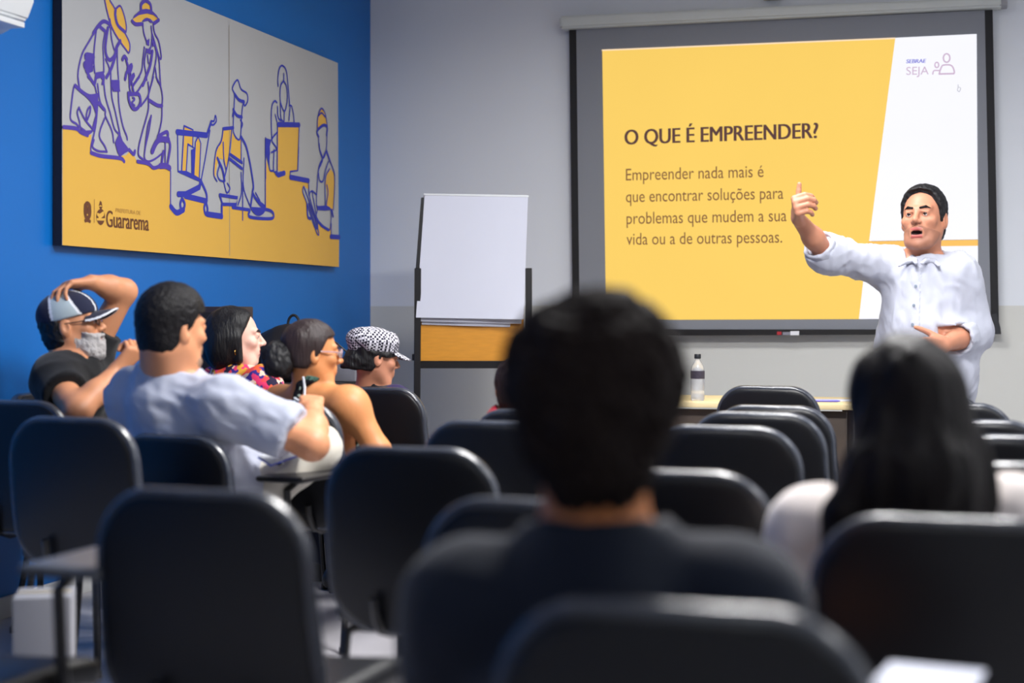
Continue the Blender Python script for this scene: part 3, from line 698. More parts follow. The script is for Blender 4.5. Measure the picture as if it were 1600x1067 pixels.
bar('clamp_knob', E(644, 558), E(651, 558), 0.035, 0.03, M['metal'], easel)
mb = MB(); tl, tr_, br_, bl_ = E(662, 306, 0.06), E(815, 308, 0.06), E(820, 566, 0.0), E(655, 566, 0.0)
off = FW*0.012
A = [mb.bm.verts.new(Vector(p+off*0.3)) for p in (tl, tr_, br_, bl_)]; B = [mb.bm.verts.new(Vector(p+off*1.3)) for p in (tl, tr_, br_, bl_)]
mb.bm.faces.new(A); mb.bm.faces.new(B[::-1])
for i in range(4): mb.bm.faces.new((A[i], B[i], B[(i+1) % 4], A[(i+1) % 4]))
mb.build('wooden_board', M['oak'], easel, smooth=False)
pad = empty('flip_chart_pad', eo+E(740, 500), 'white flip chart pad hanging on the easel board', 'flip chart pad')
po = np.array(pad.location)-eo
def sheet(c, lift, curl, seed):
    tl, tr_, br_, bl_ = c; rows = []; rnd = random.Random(seed)
    for i in range(15):
        v = i/14; r_ = []
        for j in range(11):
            u = j/10
            p = (tl*(1-u)+tr_*u)*(1-v)+(bl_*(1-u)+br_*u)*v
            p = p-FW*(lift+curl*v*v*(0.6+0.4*math.cos(u*5+seed))+0.006*math.sin(u*7+v*4+seed)*v)
            r_.append(Vector(p-po))
        rows.append(r_)
    return MB().quadgrid(rows)
for k, (c, lf, cu) in enumerate([((E(664, 305, .05), E(824, 308, .05), E(797, 511, .01), E(659, 507, .01)), 0.004, 0.004), ((E(663, 304.5, .05), E(825, 307.5, .05), E(815, 506, .01), E(653, 502, .01)), 0.014, 0.012), ((E(664, 303.5, .05), E(825, 307, .05), E(818, 499, 0), E(650.5, 496, 0)), 0.022, 0.03)]):
    sheet(c, lf, cu, k).build('paper_sheet', M['paper'], pad, fixn=False)
bar('binding_strip', E(662, 304, .04)-po, E(826, 307, .04)-po, 0.012, 0.03, M['white_plastic'], pad)

# ------------------------------------------------------------------ table at the front
TX0, TX1, TY0, TY1, TZ = 1.56, 3.06, 7.06, 7.66, 0.745
tab = empty('presenter_table', ((TX0+TX1)/2, (TY0+TY1)/2, 0), 'light wood topped table with dark front panel before the screen', 'table')
MB().box((0, 0, TZ-0.0125), (TX1-TX0, TY1-TY0, 0.025), 0.004).build('table_top', M['lightwood'], tab)
MB().box((0, -0.24, 0.46), (TX1-TX0-0.12, 0.018, 0.5), 0.003).build('front_panel', M['brown'], tab)
for sx_ in (-1, 1):
    MB().box((sx_*0.68, 0, 0.36), (0.05, 0.06, 0.72), 0.006).box((sx_*0.68, 0, 0.02), (0.06, 0.52, 0.04), 0.006).build('table_leg', M['brown'], tab)
# water bottle
b0 = P(1089, 624, 7.2)
bot = empty('water_bottle', (b0[0], b0[1]+0.02, TZ), 'clear plastic water bottle with dark cap and label on the table', 'bottle')
M['pet'] = mat('clear_bottle_plastic', (0.86, 0.88, 0.93, 1), 0.12, trans=0.7, var=0.03)
MB().lathe([(0, 0), (0.028, 0), (0.032, 0.008), (0.032, 0.04), (0.030, 0.05), (0.032, 0.06), (0.032, 0.135), (0.029, 0.155), (0.016, 0.182), (0.0125, 0.188), (0.0125, 0.196), (0, 0.196)]).build('bottle_body', M['pet'], bot)
MB().lathe([(0, 0), (0.015, 0), (0.0155, 0.003), (0.0155, 0.018), (0.014, 0.021), (0, 0.021)], (0, 0, 0.195)).build('bottle_cap', M['dark_plastic'], bot)
MB().lathe([(0.0325, 0), (0.0332, 0.0005), (0.0332, 0.036), (0.0325, 0.0365)], (0, 0, 0.102)).build('bottle_label', mat('dark_bottle_label', srgb(62, 56, 70), 0.4, var=0.35, scale=90), bot)
pn = P(1290, 624, 7.1)
pen = MB().tube([(-0.06, 0, 0.005), (-0.01, 0.005, 0.005), (0.05, 0.01, 0.005), (0.065, 0.011, 0.005)], [0.0045, 0.005, 0.005, 0.002], 8).build('marker_pen', mat('violet_pen_plastic', srgb(90, 80, 190), 0.35), None, (pn[0], pn[1], TZ))
tag(pen, 'violet marker pen lying on the right end of the table', 'pen')
pp = MB().box((0, 0, 0.002), (0.21, 0.15, 0.003), 0.001, Matrix.Rotation(0.2, 3, 'Z')).build('paper_sheet', M['paper'], None, (pn[0]+0.03, pn[1]+0.13, TZ))
tag(pp, 'white paper sheet on the table behind the violet marker pen', 'paper')

# ------------------------------------------------------------------ equipment by the blue wall
cab = empty('equipment_trolley', (0.33, 7.05, 0), 'dark low trolley standing against the blue wall near the corner', 'trolley')
MB().box((0, 0, 0.80), (0.56, 1.1, 0.03), 0.005).build('trolley_top', M['dark_plastic'], cab)
MB().box((0, 0, 0.30), (0.54, 1.05, 0.025), 0.005).build('trolley_shelf', M['dark_plastic'], cab)
for sx_ in (-1, 1):
    for sy_ in (-1, 1): MB().box((sx_*0.25, sy_*0.51, 0.3925), (0.04, 0.04, 0.785), 0.005).build('trolley_leg', M['metal'], cab)
sp = hit_left(396, 479, 0.21)
spk = empty('loudspeaker', (0.12, sp[1]-0.10, 0.815), 'brown-black box loudspeaker behind the woman with loose black hair', 'loudspeaker')
hh = sp[2]-0.815
MB().box((0, 0, hh/2), (0.18, 0.2, hh), 0.008).build('speaker_box', mat('dark_brown_vinyl', srgb(58, 46, 46), 0.5, var=0.1), spk)
MB().box((0, -0.101, hh/2), (0.15, 0.008, hh*0.86), 0.003).build('speaker_grille', mat('dark_speaker_cloth', srgb(34, 30, 32), 0.8, var=0.3, scale=300), spk)
bp = P(428, 566, 7.6)
S = Sdf(); S.ell((0, 0, 0.13), I3, (0.19, 0.12, 0.15), k=0.05); S.box((0, -0.06, 0.09), I3, (0.15, 0.08, 0.09), 0.05, 0.05)
bag = empty('backpack', (bp[0]+0.03, bp[1]+0.1, 0.815), 'black backpack with top loop standing beside the wall speaker', 'backpack')
put(S, 'bag_body', mat('black_nylon', srgb(20, 20, 26), 0.6, var=0.2), bag, (0, 0, 0), 0.012, disp=wrinkle(0.006, 7, 3))
MB().tube([(0.03+0.03*math.cos(t), 0, 0.28+0.045*math.sin(t)) for t in np.linspace(-0.3, math.pi+0.3, 12)], 0.007, 8).build('carry_loop', M['dark_plastic'], bag)
gp = P(540, 566, 7.7)
pj = empty('grey_equipment_box', (gp[0]+0.02, gp[1], 0.815), 'small grey box with a thin black cable beside the backpack', 'box')
MB().box((0, 0, 0.05), (0.14, 0.2, 0.10), 0.012).build('box_case', mat('grey_case_plastic', srgb(120, 120, 128), 0.5), pj)
MB().tube([Vector((0.03, 0, 0.1)), Vector((0.0, -0.02, 0.14)), Vector((-0.06, -0.03, 0.19)), Vector((-0.09, -0.03, 0.2)), Vector((-0.13, -0.02, 0.16)), Vector((-0.15, 0.02, 0.10)), Vector((-0.155, 0.04, 0.02))], 0.005, 6).build('cable', M['dark_plastic'], pj)

# ------------------------------------------------------------------ chairs
S = Sdf()
def back_field(x, y, z):
    v = (z-0.63)/0.215
    yc = -0.205-(z-0.43)*0.16+0.42*x*x+0.02*v*v
    xs = x*(1+0.045*v+0.02)
    qx = np.abs(xs)-(0.215-0.115); qz = np.abs(z-0.63)-(0.215-0.115)
    d2 = np.sqrt(np.maximum(qx, 0)**2+np.maximum(qz, 0)**2)+np.minimum(np.maximum(qx, qz), 0)-0.115
    r_ = 0.015; wx = d2+r_; wy = np.abs(y-yc)-(0.021-r_)
    return np.sqrt(np.maximum(wx, 0)**2+np.maximum(wy, 0)**2)+np.minimum(np.maximum(wx, wy), 0)-r_
def rim_field(x, y, z):                                   # plastic edge band that runs round the padded back
    v = (z-0.63)/0.215
    yc = -0.205-(z-0.43)*0.16+0.42*x*x+0.02*v*v
    xs = x*(1+0.045*v+0.02)
    qx = np.abs(xs)-(0.215-0.115); qz = np.abs(z-0.63)-(0.215-0.115)
    d2 = np.sqrt(np.maximum(qx, 0)**2+np.maximum(qz, 0)**2)+np.minimum(np.maximum(qx, qz), 0)-0.115
    return np.sqrt((d2+0.003)**2+((y-yc)*0.62)**2)-0.0115
lo_, hi_ = np.array([-0.25, -0.36, 0.39]), np.array([0.25, -0.08, 0.87])
S.add((back_field, lo_, hi_), 0.0); V, F = S.surf(0.009); me_back = mesh_np('backrest', V, F, [M['plastic']])
S = Sdf(); S.add((rim_field, lo_, hi_), 0.0); V, F = S.surf(0.0065); me_rim = mesh_np('edge_band', V, F, [M['rim']])
S = Sdf(); S.box((0, 0.02, 0.445), I3, (0.22, 0.215, 0.032), 0.03)
S.p[-1] = ('u', (lambda f: lambda x, y, z: f(x, y, z+0.25*np.maximum(y-0.1, 0)**2*4-0.25*x*x))(S.p[-1][1]), S.p[-1][2]-0.05, S.p[-1][3]+0.05, 0.0, '')
V, F = S.surf(0.012); me_seat = mesh_np('seat', V, F, [M['plastic']])
br = MB()
for sx_ in (-1, 1): br.tube([(sx_*0.09, 0.10, 0.405), (sx_*0.09, -0.14, 0.40), (sx_*0.09, -0.205, 0.42), (sx_*0.09, -0.236, 0.46), (sx_*0.09, -0.244, 0.50)], 0.011, 8)
me_brk = br.data('back_bracket', M['metal'])
fm = MB().tube([(-0.2, 0.17, 0.40), (-0.2, -0.15, 0.40)], 0.011, 8).tube([(0.2, 0.17, 0.40), (0.2, -0.15, 0.40)], 0.011, 8).tube([(-0.2, 0.08, 0.40), (0.2, 0.08, 0.40)], 0.011, 8).tube([(-0.2, -0.10, 0.40), (0.2, -0.10, 0.40)], 0.011, 8)
me_frm = fm.data('seat_frame', M['metal'])
def leg(sx_, sy_):
    y0 = 0.17 if sy_ > 0 else -0.15; y1 = 0.2 if sy_ > 0 else -0.22
    return MB().tube([(sx_*0.2, y0, 0.405), (sx_*0.205, (y0+y1)/2, 0.2), (sx_*0.21, y1, 0.02)], 0.0115, 8).tube([(sx_*0.21, y1, 0.022), (sx_*0.21, y1, 0.0)], 0.015, 8)
chair0 = empty('training_chair', (0, 0, 0))
link_mesh('backrest', me_back, chair0); link_mesh('edge_band', me_rim, chair0); link_mesh('seat', me_seat, chair0); link_mesh('back_bracket', me_brk, chair0); link_mesh('seat_frame', me_frm, chair0)
for sx_ in (-1, 1):
    for sy_ in (-1, 1): leg(sx_, sy_).build('leg', M['metal'], chair0)
used = [False]
def chair(px, top, d, label, yaw=3.5, zs=1.0, group='black training chairs', recline=0.0, tablet=None, tx=0.27, ty=0.16, hy=0.22):
    """px = middle of the backrest's top edge in the picture, top = its row, d = distance; yaw clockwise from the front wall"""
    p = P(px, top, d); f = np.array([math.sin(math.radians(yaw)), math.cos(math.radians(yaw)), 0])
    base = p+f*0.265; z = p[2]/0.845
    o = chair0 if not used[0] else copy_tree(chair0); used[0] = True
    o.location = (base[0], base[1], 0); o.rotation_euler = (0, 0, -math.radians(yaw)); o.scale = (zs, zs, z)
    tag(o, label, 'chair', group)
    if tablet is not None:
        S_ = Sdf(); S_.box((tx, ty, 0.69), I3, (0.09, hy, 0.011), 0.010); V, F = S_.surf(0.008)
        tb = link_mesh('writing_tablet', mesh_np('writing_tablet', V, F, [tablet]), o)
        MB().tube([(0.2, 0.1, 0.405), (0.23, 0.08, 0.42), (0.24, 0.05, 0.5), (0.24, 0.04, 0.64), (0.25, 0.10, 0.675), (0.27, 0.16, 0.678)], 0.0125, 8).build('tablet_arm', M['metal'], o)
    return o
C = chair
C(302, 772, 2.72, 'large near black chair at lower left with a wide blurred back', 3)
C(1055, 957, 1.65, 'nearest black chair, directly behind the dark-haired man in navy', 2, tablet=M['tablet'], tx=0.30, ty=0.0, hy=0.10)
C(838, 789, 2.55, 'black chair just left of the navy shirt, its right half hidden', 3)
C(1482, 816, 2.36, 'near black chair holding the woman with long dark hair', 2)
C(635, 704, 3.53, 'black chair in the middle, left of the big dark head, fully visible back', 3)
C(105, 656, 4.42, 'black chair at the left edge in front of the grey-shirted man chair', 3)
C(262, 683, 4.82, 'black chair the grey-shirted man sits on, leaning low', 8, tablet=M['metal'])
g_ = [o for o in COL.objects if o.get('label', '').startswith('black chair the grey-shirted')][0]
MB().lathe([(0, -0.03), (0.012, -0.028), (0.02, -0.012), (0.022, 0.0), (0.018, 0.014), (0.008, 0.022), (0, 0.023)], (0.20, 0.06, 0.74), 14).build('tablet_hinge', M['chrome'], g_)
C(764, 662, 4.38, 'black chair half hidden left of the dark head, second row behind red top', 3)
C(828, 644, 4.95, 'black chair carrying the person in red, behind the dark head', 3)
C(585, 608, 6.3, 'black chair under the woman in the checked cap', 4)
C(15, 629, 5.08, 'black chair at far left before the capped man, top nearly level', 3)
C(1198, 606, 6.3, 'farthest middle black chair with square shoulders against the table', 4)
C(1205, 637, 5.3, 'second black chair behind the table in the middle column', 4)
C(1180, 648, 4.72, 'third black chair from the table in the middle column', 3)
C(1128, 670, 4.17, 'fourth black chair from the table in the middle column', 3)
C(1040, 741, 3.02, 'fifth black chair from the table, right beside the dark head', 2)
C(1448, 619, 5.85, 'farthest black chair of the right column, nearest the presenter', 4)
C(1485, 633, 5.3, 'second farthest black chair of the right column', 3)
C(1520, 660, 4.45, 'third farthest black chair of the right column', 3)
C(1538, 684, 3.92, 'fourth farthest black chair of the right column', 3)
C(1560, 728, 3.2, 'black chair of the right column just ahead of the long-haired woman', 3)
c_ = C(40, 616, 5.83, 'black chair beneath the capped man, backed against the blue wall', 80)
C(-255, 772, 2.72, 'black chair cut off at the left edge, its grey writing tablet showing', 3, tablet=M['tablet'], tx=0.305)
qb = P(70, 925, 3.95); bx = empty('cardboard_box', (qb[0], qb[1], 0), 'pale grey upright box on the floor beneath the chairs at far left', 'box')
MB().box((0, 0, qb[2]/2), (0.14, 0.16, qb[2]), 0.004, Matrix.Rotation(YAW+0.2, 3, 'Z')).build('box_body', mat('pale_grey_card', srgb(140, 140, 146), 0.7, var=0.03), bx)
MB().box((0, 0, qb[2]+0.001), (0.13, 0.03, 0.002), 0.0005, Matrix.Rotation(YAW+0.2, 3, 'Z')).build('tape_strip', mat('clear_brown_tape', srgb(170, 160, 140), 0.3), bx)
C(440, 631, 5.3, 'black chair under the woman with bare shoulders, its right edge beside the grey sleeve', 4)
C(345, 640, 6.15, 'black chair under the woman in the floral blouse', 6)
pt = P(1448, 1060, 1.92)
pp = MB().box((0, 0, 0), (0.12, 0.16, 0.004), 0.0015, Matrix.Rotation(-0.15, 3, 'Z')).build('paper_sheet', M['paper'], None, (pt[0], pt[1], 0.704))
tag(pp, 'white paper lying on the nearest chair tablet at bottom right', 'paper')
# ------------------------------------------------------------------ people
def skin(name, c, lips=None):
    return mat(name, c, 0.48, var=0.07, scale=25, bump=0.04, bscale=180, spec=0.4, sss=0.08)
M['sk_fair'] = skin('fair_tan_skin', srgb(196, 134, 106)); M['sk_pale'] = skin('pale_skin', srgb(238, 190, 172)); M['sk_tan'] = skin('tan_skin', srgb(206, 142, 104))
M['sk_brown'] = skin('brown_skin', srgb(196, 122, 70)); M['sk_warm'] = skin('warm_brown_skin', srgb(206, 138, 88)); M['sk_dark'] = skin('deep_brown_skin', srgb(148, 86, 52))
M['lip'] = mat('lip_skin', srgb(186, 98, 92), 0.45); M['mouth'] = mat('mouth_inside', srgb(46, 20, 20), 0.6)
M['eye_white'] = mat('eye_white', srgb(225, 220, 215), 0.25); M['iris'] = mat('dark_iris', srgb(34, 22, 18), 0.2)
def hairm(name, c, sc=70, st=(1, 1, 0.15), spec=0.35): return mat(name, c, 0.5, var=0.4, scale=sc, bump=0.5, bscale=sc*1.6, spec=spec, stretch=st)
M['h_black'] = hairm('black_hair', srgb(20, 19, 22)); M['h_brown'] = hairm('dark_brown_hair', srgb(44, 32, 32)); M['h_short'] = hairm('short_dark_hair', srgb(22, 20, 22), 120, (1, 1, 0.5), 0.2)
M['h_afro'] = mat('curly_dark_hair', srgb(24, 16, 14), 0.8, var=0.5, scale=60, bump=0.8, bscale=90, spec=0.15)
M['h_long'] = hairm('long_dark_hair', srgb(22, 18, 19), 60, (1, 1, 0.06), 0.15)
M['beard'] = mat('grey_white_beard', srgb(176, 172, 172), 0.8, var=0.3, scale=80, bump=0.6, bscale=150)
M['stubble'] = mat('greying_stubble', srgb(140, 112, 92), 0.8, var=0.25, scale=90, bump=0.3, bscale=200)
M['shave'] = mat('shaven_shadow_skin', srgb(166, 113, 90), 0.55, var=0.1, scale=60)
def cloth(name, c, var=0.08): return mat(name, c, 0.85, var=var, scale=8, bump=0.12, bscale=350, spec=0.2, sheen=0.15)
M['white_shirt'] = cloth('white_cotton', srgb(186, 189, 203), 0.03); M['grey_tee'] = cloth('pale_grey_cotton', srgb(172, 176, 192), 0.04); M['black_tee'] = cloth('black_cotton', srgb(14, 15, 19)); M['navy_tee'] = cloth('navy_cotton', srgb(12, 20, 36))
M['cream_top'] = cloth('cream_white_knit', srgb(226, 216, 212), 0.04); M['black_knit'] = cloth('black_knit', srgb(18, 18, 24)); M['purple_knit'] = cloth('dark_violet_knit', srgb(40, 30, 72)); M['beige_pants'] = cloth('beige_twill', srgb(206, 200, 188), 0.04); M['denim'] = cloth('dark_denim', srgb(34, 40, 58)); M['stone_pants'] = cloth('stone_trousers', srgb(196, 194, 196), 0.04)
M['red_top'] = cloth('red_cotton', srgb(158, 26, 46)); M['shoe'] = mat('black_shoe_leather', srgb(22, 20, 20), 0.4)
M['cap_navy'] = cloth('navy_cap_cloth', srgb(30, 34, 58)); M['cap_grey'] = cloth('silver_grey_cap_cloth', srgb(172, 186, 192), 0.05); M['cap_white'] = cloth('white_cap_piping', srgb(225, 228, 235), 0.02)
M['specs'] = mat('spectacle_frame', srgb(40, 34, 40), 0.3); M['clear_frame'] = mat('clear_pink_spectacle_frame', srgb(206, 180, 190), 0.15, trans=0.4); M['lens'] = mat('spectacle_lens', (0.95, 0.95, 1, 1), 0.05, trans=0.95, var=0)
M['gold'] = mat('gold_earring', srgb(212, 170, 90), 0.25, metal=1.0)
def pattern_mat(name, cols, scale):
    m = mat(name, (0.5, 0.5, 0.5, 1), 0.8, var=0, spec=0.2); nt = m.node_tree; b = nt.nodes['Principled BSDF']
    tc = nt.nodes.new('ShaderNodeTexCoord'); vo = nt.nodes.new('ShaderNodeTexVoronoi'); vo.inputs['Scale'].default_value = scale
    no = nt.nodes.new('ShaderNodeTexNoise'); no.inputs['Scale'].default_value = scale*0.8; ad = nt.nodes.new('ShaderNodeVectorMath'); ad.operation = 'MULTIPLY_ADD'
    ad.inputs[1].default_value = (0.12, 0.12, 0.12)
    nt.links.new(tc.outputs['Object'], no.inputs['Vector']); nt.links.new(no.outputs['Color'], ad.inputs[0]); nt.links.new(tc.outputs['Object'], ad.inputs[2])
    nt.links.new(ad.outputs[0], vo.inputs['Vector']); sp = nt.nodes.new('ShaderNodeSeparateColor'); nt.links.new(vo.outputs['Color'], sp.inputs[0])
    cr = nt.nodes.new('ShaderNodeValToRGB'); cr.color_ramp.interpolation = 'CONSTANT'
    for i, c in enumerate(cols):
        e = cr.color_ramp.elements[i] if i < 2 else cr.color_ramp.elements.new(i/len(cols)); e.position = i/len(cols); e.color = c
    nt.links.new(sp.outputs[0], cr.inputs[0]); nt.links.new(cr.outputs[0], b.inputs['Base Color']); return m
M['floral'] = pattern_mat('bright_floral_print', [srgb(226, 60, 110), srgb(238, 96, 60), srgb(60, 46, 130), srgb(235, 200, 180), srgb(228, 70, 80), srgb(220, 160, 60), srgb(40, 34, 60)], 28)
M['tropic'] = pattern_mat('black_leaf_print', [srgb(16, 16, 24), srgb(20, 20, 30), srgb(170, 190, 180), srgb(22, 22, 32), srgb(60, 90, 80)], 35)
def dots_mat(name):
    m = mat(name, (0.5, 0.5, 0.5, 1), 0.85, var=0, spec=0.2); nt = m.node_tree; b = nt.nodes['Principled BSDF']
    tc = nt.nodes.new('ShaderNodeTexCoord'); ck = nt.nodes.new('ShaderNodeTexChecker'); ck.inputs['Scale'].default_value = 105
    mp = nt.nodes.new('ShaderNodeMapping'); mp.inputs['Rotation'].default_value = (0.35, 0.3, 0.75)
    ck.inputs[1].default_value = srgb(30, 28, 44); ck.inputs[2].default_value = srgb(216, 214, 224)
    nt.links.new(tc.outputs['Object'], mp.inputs[0]); nt.links.new(mp.outputs[0], ck.inputs[0]); nt.links.new(ck.outputs[0], b.inputs['Base Color']); return m
M['checked'] = dots_mat('black_white_checked_cloth')

def frame(f, up=UP, roll=0.0):
    """columns right, forward, up"""
    f = nrm(f); r = nrm(np.cross(f, up)); u = np.cross(r, f)
    if roll:
        a = math.radians(roll); r, u = r*math.cos(a)+u*math.sin(a), u*math.cos(a)-r*math.sin(a)
    return np.stack([r, f, u], 1)
class Head:
    def __init__(s, c, f, sc=1.0, pitch=0.0, roll=0.0, open_=0.0, wide=1.0):
        a = math.radians(pitch); f = nrm(f); g = nrm(f*math.cos(a)+UP*math.sin(a))
        s.c = np.asarray(c, float); s.R = frame(g, UP, roll); s.s = sc; s.open = open_; s.wide = wide
    def w(s, x, y, z): return s.c+s.s*(s.R@np.array([x*s.wide, y, z]))
    def local(s, x, y, z):
        p = [x-s.c[0], y-s.c[1], z-s.c[2]]; return [sum(p[i]*s.R[i, j] for i in range(3))/s.s for j in range(3)]
    def cap(s, S, a, b, ra, rb=None, k=0.01, **kw): S.cap(s.w(*a), s.w(*b), ra*s.s, (ra if rb is None else rb)*s.s, k*s.s, **kw)
    def ell(s, S, c, r, k=0.01, **kw): S.ell(s.w(*c), s.R, np.array(r)*s.s, k*s.s, **kw)
    def build(s, S, neck=None, rn=0.056, female=False):
        t = 'skull'
        s.ell(S, (0, -0.015, 0.035), (0.077*s.wide, 0.098, 0.088), 0.02, tag=t)
        s.ell(S, (0, 0.022, -0.03), (0.064*s.wide, 0.070, 0.088), 0.03, tag=t)
        s.cap(S, (-0.03, 0.055, -0.095), (0.03, 0.055, -0.095), 0.018, k=0.03, tag='jaw')
        s.ell(S, (0, 0.070, -0.098-0.012*s.open), (0.020, 0.018, 0.018), 0.02, tag='jaw')
        for q in (-1, 1):
            s.cap(S, (q*0.052, -0.005, -0.045), (q*0.030, 0.05, -0.096), 0.017, k=0.03, tag='jaw')
            s.ell(S, (q*0.045, 0.062, -0.018), (0.022, 0.020, 0.020), 0.02, tag='face')
            s.cap(S, (q*0.014, 0.088, 0.026), (q*0.044, 0.074, 0.029), 0.0085, k=0.018, tag='face')
            s.ell(S, (q*0.031, 0.098, 0.006), (0.017, 0.014, 0.012), 0.012, op='s')
            s.ell(S, (q*0.031, 0.080, 0.008), (0.0155, 0.0120, 0.0115), 0.006, tag='face')
            s.cap(S, (q*0.019, 0.0915, 0.0150), (q*0.042, 0.0850, 0.0145), 0.0050, k=0.004, tag='face')
        s.cap(S, (0, 0.088, 0.018), (0, 0.112, -0.022), 0.0075, 0.0115, 0.012, tag='nose')
        for q in (-1, 1): s.ell(S, (q*0.0125, 0.100, -0.027), (0.009, 0.011, 0.008), 0.007, tag='nose')
        s.ell(S, (0, 0.080, -0.058), (0.030, 0.018, 0.026), 0.015, tag='face')
        o = s.open
        s.cap(S, (-0.020, 0.086, -0.053), (0.020, 0.086, -0.053), 0.0065, k=0.006, tag='lip'); s.cap(S, (-0.017, 0.087-0.004*o, -0.064-0.016*o), (0.017, 0.087-0.004*o, -0.064-0.016*o), 0.0075, k=0.006, tag='lip')
        if o: s.ell(S, (0, 0.098, -0.0585-0.009*o), (0.021, 0.024, 0.0075*o+0.001), 0.003, op='s')
        else: s.cap(S, (-0.022, 0.097, -0.0585), (0.022, 0.097, -0.0585), 0.0028, k=0.003, op='s')
        for q in (-1, 1):
            s.ell(S, (q*0.079*s.wide/s.wide, -0.012, -0.004), (0.011, 0.021, 0.033), 0.008, tag='ear')
            s.ell(S, (q*0.090, -0.004, 0.0), (0.009, 0.011, 0.018), 0.006, op='s')
        if neck is not None: S.cap(s.w(0, -0.028, -0.055), neck, rn*s.s, rn*1.08*s.s, 0.03, tag='neck')
    def mi(s, C):
        x, y, z = s.local(C[:, 0], C[:, 1], C[:, 2]); o = s.open; m = np.zeros(len(C), int)
        u = (np.abs(x) < 0.024) & (y > 0.080) & (z > -0.0605+0.006*(np.abs(x)/0.024)**2) & (z < -0.0475-0.004*(np.abs(x)/0.024)**2)
        l = (np.abs(x) < 0.022) & (y > 0.078) & (z < -0.0575-0.010*o) & (z > -0.0715-0.016*o)
        m[u | l] = 1
        if o: m[(np.abs(x) < 0.0215) & (y > 0.05) & (y < 0.0925) & (z < -0.0535) & (z > -0.0605-0.015*o) & (np.abs(z+0.0585+0.009*o) < 0.0075*o)] = 2
        return m
    def box(s, pad=0.02):
        e = 0.135*s.s+pad; return s.c-np.array([e, e, e*1.05]), s.c+np.array([e, e, e*1.1])
    def eyes(s, parent, base, brow=None, look=0.0):
        for q in (-1, 1):
            c = s.w(q*0.031, 0.0815, 0.0075); mb = MB()
            bmesh.ops.create_uvsphere(mb.bm, u_segments=14, v_segments=10, radius=0.0118*s.s)
            for f_ in mb.bm.faces:
                d = f_.calc_center_median().normalized(); g = s.R.T@np.array(d); f_.material_index = 1 if (g[1] > 0.80 and abs(g[0]-look) < 0.6) else 0
            mb.build('eyeball', [M['eye_white'], M['iris']], parent, c-base)
        if brow is not None:
            S = Sdf()
            for q in (-1, 1):
                s.cap(S, (q*0.015, 0.0965, 0.0275), (q*0.034, 0.0905, 0.0325), 0.0048, 0.0048, 0.004); s.cap(S, (q*0.034, 0.0905, 0.0325), (q*0.050, 0.077, 0.027), 0.0048, 0.003, 0.004)
            put(S, 'eyebrows', brow, parent, base, 0.003)
def hair_shell(S, hd, t, front=0.055, low=-0.02, nape=-0.075, sweep=0.6, edge=0.004, side=0.03, bump=0.0, seed=0, thick_top=0.0):
    """close-cropped hair: skull grown by t, kept behind a hairline"""
    H = S.sub(('skull',)); hd.ell(H, (0, -0.046, -0.035), (0.062*hd.wide, 0.053, 0.055), 0.03, tag='skull')
    if thick_top: hd.ell(H, (0, -0.005, 0.055+thick_top), (0.070*hd.wide, 0.088, 0.07), 0.03, tag='skull')
    def region(x, y, z):
        lx, ly, lz = hd.local(x, y, z)
        a = ly-(edge+np.clip((lz-0.0)*sweep, -0.03, 0.6))           # hairline sweeps forward with height
        a = np.minimum(a, -(lz-front-0.25*np.maximum(0.07-ly, 0)*0+0.25*np.abs(lx)))  # the top is all hair
        low_ = np.where(ly < -0.03, nape, low+(nape-low)*np.clip((0.01-ly)/0.05, 0, 1))
        return np.maximum(a, low_-lz)*hd.s
    H.keep(region, 0.008)
    return H
def hand(S, wr, d, n, t, curl=(30, 35, 25), sc=1.0, spread=0.0, thumb=(0.5, 0.35), curls=None, tight=1.0, fat=1.0, tl=1.0):
    """wrist point, finger direction, palm-side normal, thumb side; curl in degrees per joint"""
    d = nrm(d); n = nrm(n-d*(n@d)); t = nrm(t-d*(t@d)-n*(t@n)); q = 0.0
    for i, (off, L, ps) in enumerate([(0.030, 0.094, (0.040, 0.026, 0.021)), (0.010, 0.098, (0.046, 0.029, 0.022)), (-0.010, 0.093, (0.042, 0.027, 0.021)), (-0.029, 0.084, (0.033, 0.021, 0.019))]):
        a = wr+d*0.004*sc+t*off*0.55*sc; k = wr+d*L*sc+t*off*tight*sc
        S.cap(a, k, 0.0155*sc, 0.0115*sc, 0.016*sc, tag='hand')
        cs = curls[i] if curls else curl
        dd = nrm(d+t*spread*off/0.03); nn = n; p = k
        for j in range(3):
            a_ = math.radians(cs[j]); dd, nn = dd*math.cos(a_)+nn*math.sin(a_), nn*math.cos(a_)-dd*math.sin(a_)
            e = p+dd*ps[j]*sc; r0 = (0.0098, 0.0088, 0.0080)[j]*fat*sc*(0.88 if i == 3 else 1); S.cap(p, e, r0, r0*0.92, 0.0025, tag='finger%d' % i); p = e
    b = wr+d*0.022*sc+t*0.024*sc; th = nrm(t*thumb[0]+d*(1-thumb[0])+n*thumb[1]); S.cap(b, b+th*0.046*tl*sc, 0.0155*sc, 0.0120*sc, 0.016*sc, tag='hand')
    c1 = b+th*0.046*tl*sc; th2 = nrm(th+d*0.35); S.cap(c1, c1+th2*0.032*tl*sc, 0.0115*sc, 0.0098*sc, 0.004, tag='thumb'); c2 = c1+th2*0.032*tl*sc; S.cap(c2, c2+nrm(th2+d*0.15)*0.024*tl*sc, 0.0100*sc, 0.0085*sc, 0.004, tag='thumb')
